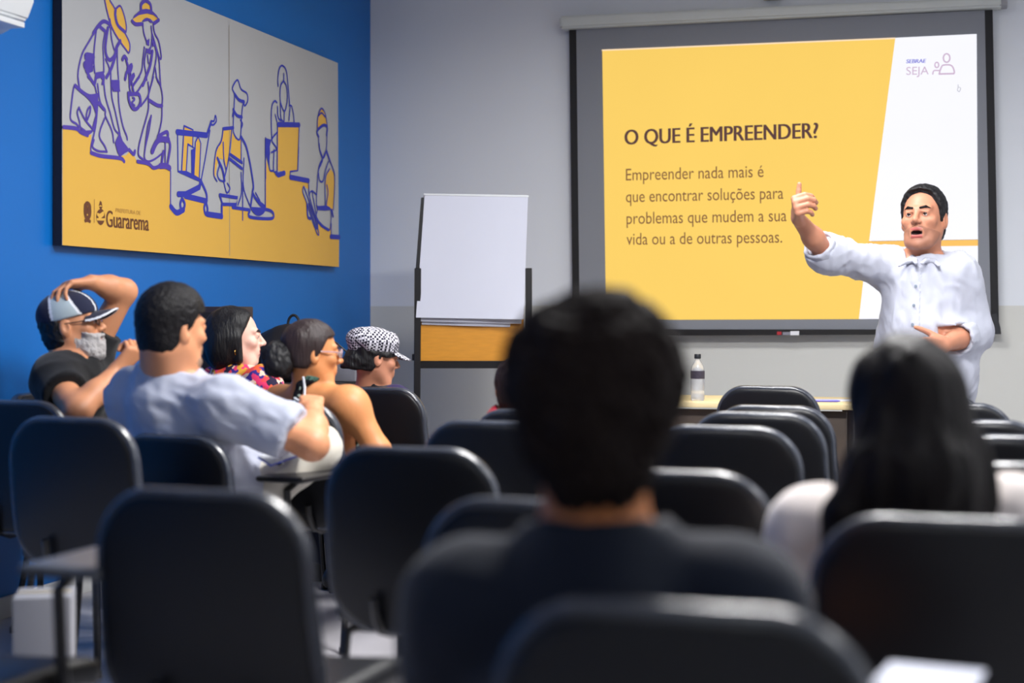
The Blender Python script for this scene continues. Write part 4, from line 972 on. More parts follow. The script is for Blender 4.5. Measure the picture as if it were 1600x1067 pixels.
def body(S, J, f, g=1.0, belly=0.0, chest=1.0, female=False):
    sd = np.cross(f, UP); sl, sr, nb, pv = J['sl'], J['sr'], J['nb'], J['pv']; mid = (sl+sr)/2; ch = mid-UP*0.07+f*0.01
    S.cap(pv+UP*0.03, ch-UP*0.04, 0.150*g, 0.160*g*chest, 0.05, n=f, fl=1.45, tag='torso')
    S.cap(sl*0.85+mid*0.15, sr*0.85+mid*0.15, 0.066*g, 0.066*g, 0.07, tag='torso')
    S.cap(nb+UP*0.0, (sl*0.75+mid*0.25), 0.046*g, 0.045*g, 0.05, tag='torso'); S.cap(nb+UP*0.0, (sr*0.75+mid*0.25), 0.046*g, 0.045*g, 0.05, tag='torso')
    S.ell(pv, np.stack([sd, f, UP], 1), (0.175*g, 0.13*g, 0.115), 0.05, tag='torso')
    if belly: S.ell(pv+UP*0.14+f*0.05, np.stack([sd, f, UP], 1), (0.15*g, 0.12+belly, 0.16), 0.06, tag='torso')
    for q in ('l', 'r'):
        s_, e, w_ = J['s'+q], J['e'+q], J['w'+q]
        S.ell(s_-UP*0.01, I3, (0.063*g, 0.063*g, 0.066*g), 0.05, tag='torso')
        S.cap(s_, e, 0.054*g, 0.043*g, 0.04, tag='arm'+q); S.cap(e, e*0.55+w_*0.45, 0.042*g, 0.040*g, 0.03, tag='fore'+q); S.cap(e*0.55+w_*0.45, w_, 0.040*g, 0.0275*g, 0.03, tag='fore'+q)
def legs(S, J, g=1.0):
    for q in ('l', 'r'):
        S.cap(J['h'+q], J['k'+q], 0.088*g, 0.062*g, 0.05, tag='leg'); S.cap(J['k'+q], J['a'+q], 0.060*g, 0.042*g, 0.04, tag='leg')
def shoes(J, f, parent, base, m):
    for q in ('l', 'r'):
        S = Sdf(); a = J['a'+q]; ff = J.get('foot'+q, f); gz = a[2]-0.05
        S.cap(a-UP*0.03-ff*0.03, a-UP*0.035+ff*0.13, 0.042, 0.036, 0.02); S.cap(a, a-UP*0.02, 0.048, 0.046, 0.03)
        S.keep(lambda x, y, z: (gz-0.025)-z+x*0+y*0); put(S, 'shoe', m, parent, base, 0.011)
def seat_pose(H, f, sw=0.19, pel=None, hs=1.0, lean=0.0, tf=None):
    """default seated joints under a head centre H; tf = facing of the trunk"""
    tf = f if tf is None else tf; sd = np.cross(tf, UP)
    nb = H-UP*0.155*hs-f*0.03; pv = np.array([nb[0], nb[1], 0.56])-tf*0.02 if pel is None else np.asarray(pel, float)
    J = dict(nb=nb, pv=pv, sl=nb-UP*0.065-sd*sw, sr=nb-UP*0.065+sd*sw)
    for q, k in (('l', -1), ('r', 1)):
        J['h'+q] = pv+sd*k*0.09-UP*0.005+tf*0.03; J['k'+q] = J['h'+q]+tf*0.40+sd*k*0.03-UP*0.01; J['a'+q] = J['k'+q]*[1, 1, 0]+UP*0.075+tf*0.02
        J['e'+q] = J['s'+q]-UP*0.26+sd*k*0.045+tf*0.04; J['w'+q] = J['e'+q]+tf*0.21-sd*k*0.06+UP*(-0.02)
    return J
def away(*spheres):
    """region outside the given spheres (centre, radius)"""
    def fn(x, y, z):
        o = None
        for c, r in spheres:
            d = r-np.sqrt((x-c[0])**2+(y-c[1])**2+(z-c[2])**2); o = d if o is None else np.maximum(o, d)
        return o
    return fn
def plane(p, n):
    n = nrm(n); return lambda x, y, z: (x-p[0])*n[0]+(y-p[1])*n[1]+(z-p[2])*n[2]
def sleeve_cut(e, w_, t):
    """removes what lies beyond the hem at fraction t of the segment e->w (near that segment only)"""
    c = e+(w_-e)*t; n = nrm(w_-e)
    return lambda x, y, z: np.minimum(plane(c, n)(x, y, z), 0.13-np.sqrt((x-c[0]-n[0]*0.12)**2+(y-c[1]-n[1]*0.12)**2+(z-c[2]-n[2]*0.12)**2)+0.02)
def person(base, label): return empty('person', base, label, 'person')
def cut_arm(S, tags): return S.sub(tags)
def sleeve(S, a, b, ra, rb, t, r=0.1):
    n = nrm(b-a); e = a+(b-a)*t+n*0.03; S.cap(a, e, ra, rb, 0.05); c = a+(b-a)*t; S.box(c+n*0.085, frame(n, UP if abs(n[2]) < 0.9 else RT), (r, 0.085, r), 0.004, 0.004, op='s')
def neckline(S, J, rn, off, up=0.02, lean=None):
    nb = J['nb']; ax = UP if lean is None else nrm(UP+lean)
    S.cap(nb-ax*0.07, nb+ax*up, rn+0.010, rn+0.002, 0.05); S.cap(nb+ax*(up+rn+off), nb+ax*(up+0.3), rn+off+0.004, rn+off+0.03, 0.004, op='s'); S.box(nb+ax*(up+0.15), frame(np.cross(ax, RT), ax), (rn+0.03, rn+0.03, 0.15), 0.004, 0.008, op='s')
def wear_common(S, J, f, p, base, pants, g=1.0, shoe=True, h=0.013):
    L = Sdf(); legs(L, J, g); L.ell(J['pv'], np.stack([np.cross(f, UP), f, UP], 1), (0.18*g, 0.145*g, 0.10), 0.05)
    put(L, 'trousers', pants, p, base, h, 0.008, wrinkle(0.004, 8, 2))
    if shoe: shoes(J, f, p, base, M['shoe'])
def at(S, pts, off=0.0):
    p = np.asarray(pts, float); x, y, z = p[:, 0], p[:, 1], p[:, 2]; D = np.full(len(p), 1.0)
    for (op, fn, a, b, k, tg) in S.p:
        d = fn(x, y, z); D = smin(D, d, k) if op == 'u' else -smin(-D, d, k)
    return D-off
def on(S, px, py, d0, d1, off=0.0, lift=0.002):
    """first point of the surface S met by the line of sight through a picture point"""
    ds = np.arange(d0, d1, 0.002); pts = np.array([P(px, py, d) for d in ds]); v = at(S, pts, off); i = np.argmax(v < lift)
    return pts[i] if (v < lift).any() else P(px, py, (d0+d1)/2)
def hem(S, a, b, t, r=0.1):
    c = a+(b-a)*t; n = nrm(b-a); S.box(c+n*0.07, frame(n, UP if abs(n[2]) < 0.9 else RT), (r, 0.07, r), 0.01, 0.004, op='s')
def mk_body(p, base, B, hd, m_skin, h=0.012, fine=(), mouth=True, name='body'):
    mats = [m_skin, M['lip'], M['mouth']]
    return put(B, name, mats, p, base, h, fine=[(*hd.box(), 0.0038*max(1, hd.s*0.9))]+list(fine), matfn=hd.mi)
def hbox(c, r): return (np.asarray(c)-r, np.asarray(c)+r)
def base_of(J, z=0.0): return np.array([J['pv'][0], J['pv'][1], z])

# ===== the presenter
f = facing(196); H = P(1443, 344, 6.58); hd = Head(H, facing(211), 1.10, pitch=9, roll=-2, open_=1.0)
J = dict(nb=P(1441, 412, 6.62), pv=P(1446, 566, 6.64), sr=P(1391, 417, 6.66), sl=P(1500, 430, 6.55), er=P(1290, 396, 6.52), wr=P(1247, 341, 6.37), el=P(1519, 520, 6.58), wl=P(1476, 538, 6.36))
sd = np.cross(f, UP)
for q, k in (('l', -1), ('r', 1)):
    J['h'+q] = J['pv']+sd*k*0.10-UP*0.05; J['k'+q] = J['h'+q]-UP*0.40+sd*k*0.02+f*0.02; J['a'+q] = J['k'+q]*[1, 1, 0]+UP*0.085-f*0.03+sd*k*0.01
base = base_of(J); pr = person(base, 'standing presenter in white shirt pointing his thumb up before the yellow slide')
B = Sdf(); body(B, J, f, 1.04, 0.02); hd.build(B, J['nb']-UP*0.02, 0.060); legs(B, J)
hdir = nrm(-FW*0.80+UP*0.42-RT*0.22); hand(B, J['wr'], hdir, RT+FW*0.25, UP, sc=1.10, curls=[(80, 48, 30), (82, 50, 30), (84, 50, 30), (86, 52, 30)], thumb=(0.97, 0.35), tight=1.02, fat=1.25, tl=1.0)
hand(B, J['wl'], nrm(-RT*0.8-FW*0.35-UP*0.1), FW, UP, curl=(25, 30, 20), sc=1.05)
mk_body(pr, base, B, hd, M['sk_fair'], 0.013, [(*hbox(J['wr']+hdir*0.05, 0.13), 0.0035), (*hbox(J['wl']-RT*0.07, 0.12), 0.005)])
hd.eyes(pr, base, M['h_short'])
put(hair_shell(B, hd, 0.01, front=0.110, low=-0.012, nape=-0.07, thick_top=0.008, edge=0.024, sweep=0.33), 'hair', M['h_black'], pr, base, 0.004, 0.006*hd.s, wrinkle(0.002, 40, 4))
sb = B.sub(('jaw', 'face', 'skull')); sb.keep(lambda x, y, z: (lambda l: np.maximum(np.maximum(l[2]+0.036+0.25*np.abs(l[0]), 0.012-l[1]), 0.020-np.sqrt((l[0]*0.72)**2+((l[1]-0.09)*0.6)**2+((l[2]+0.066)*0.95)**2)))(hd.local(x, y, z)), 0.003)
put(sb, 'shaven_jaw', M['shave'], pr, base, 0.004, 0.0016)
S = B.sub(('torso',)); S.cap(J['sr'], J['er'], 0.064, 0.058, 0.05); sleeve(S, J['er'], J['wr'], 0.058, 0.054, 0.16)
S.cap(J['sl'], J['el'], 0.066, 0.062, 0.05); sleeve(S, J['el'], J['wl'], 0.060, 0.054, 0.42, 0.075)
S.cap(J['pv']+UP*0.05, J['pv']-UP*0.09, 0.185, 0.195, 0.06, n=f, fl=1.4)
neckline(S, J, 0.060, 0.010, 0.02, f*0.35)
shirt = put(S, 'shirt', M['white_shirt'], pr, base, 0.0085, 0.013, lambda V, N: wrinkle(0.0085, 6.5, 7, (1, 1, 0.5))(V, N)+wrinkle(0.004, 15, 3, (1, 1, 0.7))(V, N))
for q, (e, w_, t) in (('r', (J['er'], J['wr'], 0.13)), ('l', (J['el'], J['wl'], 0.40))):
    c = e+(w_-e)*t; n = nrm(w_-e); K = Sdf(); K.cap(c-n*0.028, c+n*0.03, 0.072, 0.069, 0.0); K.box(c-n*0.085, frame(n), (0.12, 0.05, 0.12), 0.004, 0.004, op='s'); K.box(c+n*0.085, frame(n), (0.12, 0.05, 0.12), 0.004, 0.004, op='s'); K.cap(c+n*0.02, c+n*0.12, 0.056, 0.056, 0.004, op='s')
    put(K, 'rolled_cuff', M['white_shirt'], shirt, base, 0.006, 0, wrinkle(0.004, 18, 9))
def flap(pts, name, m, par, S, off, th=0.006):
    q = [on(S, x, y, 6.2, 6.75, off, 0.004)-FW*0.006 for x, y in pts]; mb = MB()
    A = [mb.bm.verts.new(Vector(p-base)) for p in q]; Bq = [mb.bm.verts.new(Vector(p-base+FW*th)) for p in q]
    mb.bm.faces.new(A); mb.bm.faces.new(Bq[::-1])
    for i in range(len(q)): mb.bm.faces.new((A[i], Bq[i], Bq[(i+1) % len(q)], A[(i+1) % len(q)]))
    bmesh.ops.bevel(mb.bm, geom=list(mb.bm.edges), offset=0.0015, segments=1, affect='EDGES'); return mb.build(name, m, par)
K = Sdf()                                                    # collar stand and folded leaves round the neck
cs_ = [J['nb']+UP*(0.035 if a < 200 else 0.035)+0.068*(np.cos(math.radians(a))*(-f)+np.sin(math.radians(a))*sd)+UP*0.012*math.cos(math.radians(a)) for a in range(-150, 151, 25)]
for a_, b_ in zip(cs_, cs_[1:]): K.cap(a_, b_, 0.014, 0.014, 0.006)
c1, c2 = cs_[0], cs_[-1]
for c_, tip, inner in ((cs_[0], P(1467, 415, 6.455), P(1441, 411, 6.45)), (cs_[-1], P(1405, 415, 6.47), P(1431, 411, 6.455))):
    K.cap(c_, tip, 0.013, 0.007, 0.012); K.cap(c_, inner, 0.012, 0.008, 0.012); K.cap((c_+inner)/2, (c_+tip)/2, 0.010, 0.008, 0.015)
put(K, 'collar', M['white_shirt'], shirt, base, 0.005)
K = Sdf(); K.p = list(S.p); lp = P(1433, 415, 6.5); lq = P(1425, 530, 6.5); lx = nrm(np.cross(nrm(lq-lp), FW))
K.keep(lambda x, y, z: np.maximum(np.abs((x-lp[0])*lx[0]+(y-lp[1])*lx[1]+(z-lp[2])*lx[2])-0.017, (x-lp[0])*FW[0]+(y-lp[1])*FW[1]-0.06), 0.002)
K.keep(lambda x, y, z: np.maximum(z-lp[2], lq[2]-0.15-z)+0*x+0*y)
put(K, 'placket', M['white_shirt'], shirt, base, 0.006, 0.017, lambda V, N: wrinkle(0.0085, 6.5, 7, (1, 1, 0.5))(V, N))
for px, py in ((1430, 447), (1427, 477), (1425, 507)):
    q = on(S, px, py, 6.2, 6.7, 0.017, 0.003)-FW*0.008; mb = MB().lathe([(0, 0), (0.006, 0), (0.0065, 0.0015), (0.006, 0.003), (0, 0.003)], n=12); bmesh.ops.rotate(mb.bm, verts=mb.bm.verts, cent=(0, 0, 0), matrix=Matrix.Rotation(math.pi/2, 3, 'X'))
    mb.build('button', M['grey_plastic'], shirt, q-base)
wear_common(B, J, f, pr, base, M['stone_pants'], 1.0)

# ===== bearded man in a cap, hand on his head
f = facing(84); H = P(113, 510, 5.6); hd = Head(H, facing(86), 0.97, pitch=9)
J = seat_pose(H, f, pel=np.array([*P(92, 500, 5.62)[:2], 0.56]))
J.update(nb=P(103, 575, 5.6), sr=P(88, 594, 5.44), sl=P(138, 556, 5.76), er=P(122, 643, 5.24), wr=P(182, 580, 5.40), el=P(194, 455, 5.76), wl=P(143, 441, 5.63))
base = base_of(J); pc = person(base, 'grey-bearded man in navy and silver cap and black t-shirt with hand on his head')
B = Sdf(); body(B, J, f, 1.02, 0.03); hd.build(B, J['nb']-UP*0.02, 0.060); legs(B, J)
h1 = nrm(-RT*0.78-FW*0.58-UP*0.10); hand(B, J['wl'], h1, -UP-FW*0.25, FW-RT*0.5, sc=1.0, spread=0.16, curls=[(28, 30, 22), (30, 32, 22), (32, 34, 24), (36, 36, 24)], thumb=(0.7, 0.3))
h2 = nrm(UP*0.65+RT*0.55+FW*0.15); hand(B, J['wr'], h2, -RT*0.5+UP*0.4+FW*0.5, FW, sc=1.0, curl=(70, 85, 50), thumb=(0.35, 0.6))
mk_body(pc, base, B, hd, M['sk_tan'], 0.012, [(*hbox(J['wl']+h1*0.09, 0.13), 0.0035), (*hbox(J['wr']+h2*0.05, 0.11), 0.004)])
hd.eyes(pc, base, M['h_short'])
put(hair_shell(B, hd, 0.008, front=0.25, low=-0.03, nape=-0.115, sweep=-0.2, edge=-0.032), 'hair', M['h_black'], pc, base, 0.005, 0.010, wrinkle(0.003, 40, 4))
bd = B.sub(('jaw', 'face')); hd.cap(bd, (0, 0.05, -0.06), (0, 0.062, -0.105), 0.045, 0.030, 0.03); hd.cap(bd, (0, 0.086, -0.046), (0, 0.086, -0.046), 0.016, k=0.01)
def breg(x, y, z):
    lx, ly, lz = hd.local(x, y, z); top = -0.042+0.36*np.clip(0.088-ly, 0, 0.08); mo = 0.014-np.sqrt((lx*0.5)**2+(ly-0.098)**2+(lz+0.0585)**2)
    return np.maximum(np.maximum(lz-top, 0.012-ly), mo)
bd.keep(breg, 0.006); put(bd, 'beard', M['beard'], pc, base, 0.004, 0.009, wrinkle(0.003, 45, 6))
# cap
K = Sdf(); hd.ell(K, (0, -0.012, 0.048), (0.090, 0.114, 0.090), 0.0)
K.keep(lambda x, y, z: (lambda l: (0.030+0.12*(l[1]))-l[2])(hd.local(x, y, z)), 0.004)
def capmi(C):
    lx, ly, lz = hd.local(C[:, 0], C[:, 1], C[:, 2]); lx, ly, lz = map(np.asarray, (lx, ly, lz)); m = np.zeros(len(C), int)
    a = ly-0.06+0.55*(lz-0.03); b_ = ly+0.055+0.05*(lz-0.03); s_ = (a < 0) & (b_ > 0) & (np.abs(lx) > 0.02)
    m[s_] = 1; m[((np.abs(a+0.004) < 0.005) | (np.abs(b_-0.004) < 0.005)) & (np.abs(lx) > 0.02)] = 2; m[(np.abs(np.abs(lx)-0.022) < 0.004) & (ly > 0.0)] = 2
    return m
cap = put(K, 'cap', [M['cap_navy'], M['cap_grey'], M['cap_white']], pc, base, 0.004, matfn=capmi)
K = Sdf(); K.add((lambda x, y, z: (lambda l: np.maximum(np.sqrt((l[0]/0.078)**2+((l[1]-0.075)/0.098)**2)-1, 0)*0.08+np.abs(l[2]-(0.040+0.0*(l[1]-0.09)-5.0*l[0]**2))-0.0035)(hd.local(x, y, z)), H-0.25, H+0.25), 0.0)
K.keep(lambda x, y, z: (lambda l: 0.062-l[1])(hd.local(x, y, z)))
put(K, 'cap_brim', [M['cap_navy'], M['cap_white']], cap, base, 0.0035, matfn=lambda C: (lambda l: (np.sqrt((l[0]/0.078)**2+((l[1]-0.075)/0.098)**2) > 0.95).astype(int))([np.asarray(v) for v in hd.local(C[:, 0], C[:, 1], C[:, 2])]))
def glasses(hd, par, base, m_fr, m_ln, r=0.0022):
    g = MB()
    for q in (-1, 1):
        ring = [Vector(hd.w(q*0.032+0.023*math.cos(t), 0.106-0.012*abs(math.cos(t)*0.5+q*0.5*0.0), 0.006+0.017*math.sin(t))-base) for t in np.linspace(0, 2*math.pi, 15)[:-1]]; g.tube(ring, r*hd.s, 6, True)
        g.tube([Vector(hd.w(q*0.055, 0.100, 0.010)-base), Vector(hd.w(q*0.076, 0.05, 0.012)-base), Vector(hd.w(q*0.083, -0.01, 0.012)-base), Vector(hd.w(q*0.082, -0.03, -0.006)-base)], r*hd.s, 6)
    g.tube([Vector(hd.w(-0.010, 0.107, 0.010)-base), Vector(hd.w(0, 0.112, 0.013)-base), Vector(hd.w(0.010, 0.107, 0.010)-base)], r*hd.s, 6)
    go = g.build('spectacles', m_fr, par)
    l = MB()
    for q in (-1, 1): l.poly([hd.w(q*0.032+0.0225*math.cos(t), 0.1015, 0.006+0.0165*math.sin(t))-base for t in np.linspace(0, 2*math.pi, 17)[:-1]])
    l.build('lenses', m_ln, go, smooth=False)
glasses(hd, pc, base, M['specs'], M['lens'])
S = B.sub(('torso',)); sleeve(S, J['sr'], J['er'], 0.066, 0.070, 0.42); sleeve(S, J['sl'], J['el'], 0.066, 0.070, 0.36)
S.cap(J['pv']+UP*0.03, J['pv']-UP*0.04, 0.17, 0.18, 0.05, n=f, fl=1.3); neckline(S, J, 0.060, 0.009, 0.0, f*0.3)
put(S, 't_shirt', M['black_tee'], pc, base, 0.009, 0.009, wrinkle(0.006, 7, 8))
wear_common(B, J, f, pc, base, M['denim'])

# ===== man in the pale grey t-shirt
f = facing(36); H = P(270, 516, 4.95); hd = Head(H, facing(43), 1.04, pitch=-2, wide=1.06)
J = dict(nb=P(262, 595, 4.98), pv=P(318, 800, 5.08), sl=P(212, 622, 5.10), sr=P(358, 634, 4.86), er=P(488, 694, 4.80), wr=P(489, 640, 4.98), el=P(262, 735, 5.32), wl=P(392, 745, 5.30))
sd = np.cross(f, UP)
J.update(hl=J['pv']-sd*0.09, hr=J['pv']+sd*0.10, kl=P(425, 812, 5.44), al=P(430, 990, 5.46)*[1, 1, 0]+UP*0.075, kr=P(496, 700, 5.14), ar=P(440, 770, 5.52), footr=nrm(FW+RT*0.3))
base = base_of(J); pg = person(base, 'dark-haired man in pale grey t-shirt resting an arm on the next chair')
B = Sdf(); body(B, J, f, 1.14, 0.05); hd.build(B, J['nb']-UP*0.01, 0.076); legs(B, J)
h1 = nrm(FW*0.85+UP*0.30-RT*0.15); hand(B, J['wr'], h1, -UP, -RT, sc=1.0, curl=(35, 45, 30), thumb=(0.6, 0.2)); hand(B, J['wl'], nrm(RT*0.8+FW*0.2), -UP, FW, sc=1.0)
mk_body(pg, base, B, hd, M['sk_tan'], 0.012, [(*hbox(J['wr']+h1*0.06, 0.11), 0.004)])
hd.eyes(pg, base, M['h_short'])
put(hair_shell(B, hd, 0.012, front=0.07, low=-0.01, nape=-0.085, thick_top=0.012), 'hair', M['h_short'], pg, base, 0.004, 0.011, wrinkle(0.0014, 42, 4))
bd = B.sub(('jaw', 'face')); bd.keep(lambda x, y, z: (lambda l: np.maximum(np.maximum(l[2]+0.03+0.4*np.clip(0.085-l[1], 0, 0.03), 0.01-l[1]), 0.012-np.sqrt((l[0]*0.5)**2+(l[1]-0.098)**2+(l[2]+0.0585)**2)))(hd.local(x, y, z)), 0.005)
put(bd, 'stubble_beard', M['stubble'], pg, base, 0.004, 0.004, wrinkle(0.0015, 50, 6))
S = B.sub(('torso',)); sleeve(S, J['sr'], J['er'], 0.076, 0.078, 0.72, 0.12); sleeve(S, J['sl'], J['el'], 0.072, 0.072, 0.7)
S.cap(J['pv']+UP*0.05, J['pv']-UP*0.05+RT*0.02, 0.20, 0.205, 0.06, n=f, fl=1.25); neckline(S, J, 0.076, 0.012, 0.015, f*0.3)
put(S, 't_shirt', M['grey_tee'], pg, base, 0.0085, 0.012, lambda V, N: wrinkle(0.011, 4.5, 12, (0.6, 0.6, 1.3))(V, N)+wrinkle(0.003, 14, 5)(V, N))
wear_common(B, J, f, pg, base, M['beige_pants'], 1.05)
q = P(446, 708, 4.98)
card = MB().box((0, 0, 0), (0.085, 0.15, 0.004), 0.0015, Matrix.Rotation(0.35, 3, 'X')@Matrix.Rotation(-0.7, 3, 'Z')).build('phone_body', M['white_plastic'], None); card.name = 'smartphone'; card.location = q
tag(card, 'white phone with blue edge on the lap of the grey-shirted man', 'phone')
MB().box((0.0, 0.0, -0.0035), (0.09, 0.155, 0.004), 0.0015, Matrix.Rotation(0.35, 3, 'X')@Matrix.Rotation(-0.7, 3, 'Z')).build('phone_case', mat('blue_phone_case', srgb(50, 80, 210), 0.4), card)

# ===== woman with loose black hair and a floral blouse
f = facing(62); H = P(370, 529, 6.4); hd = Head(H, facing(80), 0.97, pitch=1)
J = seat_pose(H, f, 0.17); J.update(nb=P(360, 583, 6.42), sr=P(412, 602, 6.28), sl=P(332, 604, 6.56), er=P(446, 690, 6.26))
base = base_of(J); pf = person(base, 'woman with loose black hair and bright floral blouse in profile')
B = Sdf(); body(B, J, f, 0.92); hd.build(B, J['nb']-UP*0.02, 0.050); legs(B, J); hand(B, J['wr'], f, -UP, -np.cross(f, UP)); hand(B, J['wl'], f, -UP, np.cross(f, UP))
mk_body(pf, base, B, hd, M['sk_pale']); hd.eyes(pf, base, M['h_black'])
K = Sdf(); hd.ell(K, (0, -0.022, 0.040), (0.090, 0.112, 0.098), 0.03); hd.ell(K, (0, -0.055, -0.035), (0.098, 0.088, 0.105), 0.04); hd.cap(K, (0.074, 0.0, 0.0), (0.072, 0.012, -0.085), 0.024, 0.016, 0.03); hd.cap(K, (-0.074, 0.0, 0.0), (-0.072, 0.012, -0.085), 0.024, 0.016, 0.03)
K.keep(lambda x, y, z: (lambda l: l[1]-(0.030+np.clip(l[2]-0.03, -0.02, 0.08)*0.45)+np.clip(0.03-np.abs(l[0]), 0, 0.03)*0.3)(hd.local(x, y, z)), 0.01)
put(K, 'hair', M['h_black'], pf, base, 0.005, 0, wrinkle(0.005, 16, 4, (1, 1, 0.3)))
S = B.sub(('torso', 'arml', 'armr')); neckline(S, J, 0.050, 0.012, 0.0, f*0.4); S.cap(J['pv']+UP*0.03, J['pv']-UP*0.03, 0.16, 0.17, 0.05, n=f, fl=1.3)
put(S, 'blouse', M['floral'], pf, base, 0.010, 0.012, wrinkle(0.006, 8, 8)); wear_common(B, J, f, pf, base, M['denim'], 0.95)
e_ = hd.w(0.088, -0.004, -0.055); MB().tube([Vector(e_-base+np.array([0, 0.011*math.cos(t), 0.011*math.sin(t)])) for t in np.linspace(0, 2*math.pi, 13)[:-1]], 0.002, 6, True).build('earring', M['gold'], pf)

# ===== woman with a hair bun, glasses and bare shoulders
f = facing(30); H = P(488, 553, 5.52); hd = Head(H, facing(68), 0.93, pitch=-3)
J = dict(nb=P(484, 614, 5.54), pv=P(545, 770, 5.68), sl=P(437, 632, 5.66), sr=P(548, 634, 5.42), er=P(592, 706, 5.40), wr=P(610, 790, 5.60), el=P(430, 745, 5.72), wl=P(500, 775, 5.9))
sd = np.cross(f, UP)
for q, k in (('l', -1), ('r', 1)): J['h'+q] = J['pv']+sd*k*0.09; J['k'+q] = J['h'+q]+f*0.38-UP*0.02; J['a'+q] = J['k'+q]*[1, 1, 0]+UP*0.075
base = base_of(J); pbn = person(base, 'woman with dark hair bun, clear glasses and bare back and shoulders')
B = Sdf(); body(B, J, f, 0.98); hd.build(B, J['nb']-UP*0.02, 0.052); legs(B, J); hand(B, J['wr'], f, -UP, -sd); hand(B, J['wl'], f, -UP, sd)
mk_body(pbn, base, B, hd, M['sk_warm'], 0.008); hd.eyes(pbn, base, M['h_brown'])
K = hair_shell(B, hd, 0.01, front=0.08, low=0.005, nape=-0.055)
put(K, 'hair', M['h_brown'], pbn, base, 0.004, 0.011, wrinkle(0.002, 20, 4, (1, 1, 0.4)))
K = Sdf(); hd.ell(K, (0.0, -0.140, -0.020), (0.062, 0.054, 0.062), 0.02); hd.ell(K, (0.02, -0.125, -0.050), (0.050, 0.050, 0.045), 0.03); hd.cap(K, (0, -0.09, 0.005), (0, -0.12, -0.01), 0.035, 0.03, 0.03)
put(K, 'hair_bun', M['h_black'], pbn, base, 0.005, 0, wrinkle(0.005, 24, 6))
glasses(hd, pbn, base, M['clear_frame'], M['lens'], 0.003)
S = B.sub(('torso',)); c_ = J['nb']; zc = P(545, 720, 5.5)[2]
S.keep(lambda x, y, z: np.minimum(-((x-c_[0])*f[0]+(y-c_[1])*f[1]-0.035), z-zc), 0.01); S.keep(lambda x, y, z: z-(c_[2]-0.10)+0*x+0*y, 0.01)
put(S, 'halter_top', M['tropic'], pbn, base, 0.009, 0.008, wrinkle(0.003, 9, 8))
S2 = B.sub(('torso', 'neck')); K = Sdf(); pts = [on(S2, x, y, 5.2, 5.8, 0.0, 0.003) for x, y in ((497, 590), (482, 594), (470, 602), (466, 616), (463, 630), (458, 646))]
for a_, b_ in zip(pts, pts[1:]): K.cap(a_, b_, 0.015, 0.015, 0.01)
put(K, 'halter_strap', M['tropic'], pbn, base, 0.004)
K = Sdf(); pts = [on(S2, x, y, 5.2, 5.8, 0.014, 0.003) for x, y in ((474, 590), (476, 605), (476, 618), (470, 628), (460, 622))]
for a_, b_ in zip(pts, pts[1:]): K.cap(a_, b_, 0.0045, 0.0045, 0.004)
put(K, 'pale_cord', M['cap_white'], pbn, base, 0.003); wear_common(B, J, f, pbn, base, M['denim'], 0.98)

# ===== woman in the checked newsboy cap
f = facing(35); H = P(586, 560, 6.45); hd = Head(H, facing(66), 0.92, pitch=-8)
J = seat_pose(H, f, 0.16); J.update(nb=P(575, 612, 6.48), sr=P(618, 630, 6.38), sl=P(548, 632, 6.62))
base = base_of(J); pk = person(base, 'woman in black and white checked newsboy cap and black top')
B = Sdf(); body(B, J, f, 0.88); hd.build(B, J['nb']-UP*0.02, 0.048); legs(B, J); hand(B, J['wr'], f, -UP, -np.cross(f, UP)); hand(B, J['wl'], f, -UP, np.cross(f, UP))
mk_body(pk, base, B, hd, M['sk_fair']); hd.eyes(pk, base, M['h_black'])
K = hair_shell(B, hd, 0.01, front=0.03, low=-0.035, nape=-0.06); hd.cap(K, (0, -0.10, -0.03), (0, -0.125, -0.14), 0.04, 0.025, 0.03, tag='skull'); hd.cap(K, (0.075, 0.025, 0.02), (0.07, 0.035, -0.02), 0.010, 0.004, 0.01)
put(K, 'hair', M['h_black'], pk, base, 0.005, 0.010, wrinkle(0.003, 22, 4))
K = Sdf(); hd.ell(K, (0, -0.022, 0.078), (0.106, 0.124, 0.062), 0.0); hd.ell(K, (0, -0.012, 0.040), (0.088, 0.110, 0.050), 0.02); K.keep(lambda x, y, z: (lambda l: 0.030+0.10*l[1]-l[2])(hd.local(x, y, z)), 0.006)
cap = put(K, 'newsboy_cap', M['checked'], pk, base, 0.005, 0, wrinkle(0.006, 9, 2))
K = Sdf(); K.add((lambda x, y, z: (lambda l: np.maximum(np.sqrt((l[0]/0.072)**2+((l[1]-0.07)/0.098)**2)-1, 0)*0.08+np.abs(l[2]-(0.042-0.38*(l[1]-0.09)-4.5*l[0]**2))-0.004)(hd.local(x, y, z)), H-0.25, H+0.25), 0.0); K.keep(lambda x, y, z: (lambda l: 0.058-l[1])(hd.local(x, y, z)))
put(K, 'cap_brim', M['checked'], cap, base, 0.004)
S = B.sub(('torso', 'arml', 'armr', 'forel', 'forer')); neckline(S, J, 0.048, 0.010, 0.0, f*0.2)
put(S, 'black_top', [M['black_knit'], M['purple_knit']], pk, base, 0.010, 0.010, wrinkle(0.005, 8, 8), matfn=lambda C: ((C-J['sr'])@np.cross(f, UP) > -0.02).astype(int)); wear_common(B, J, f, pk, base, M['denim'], 0.92)

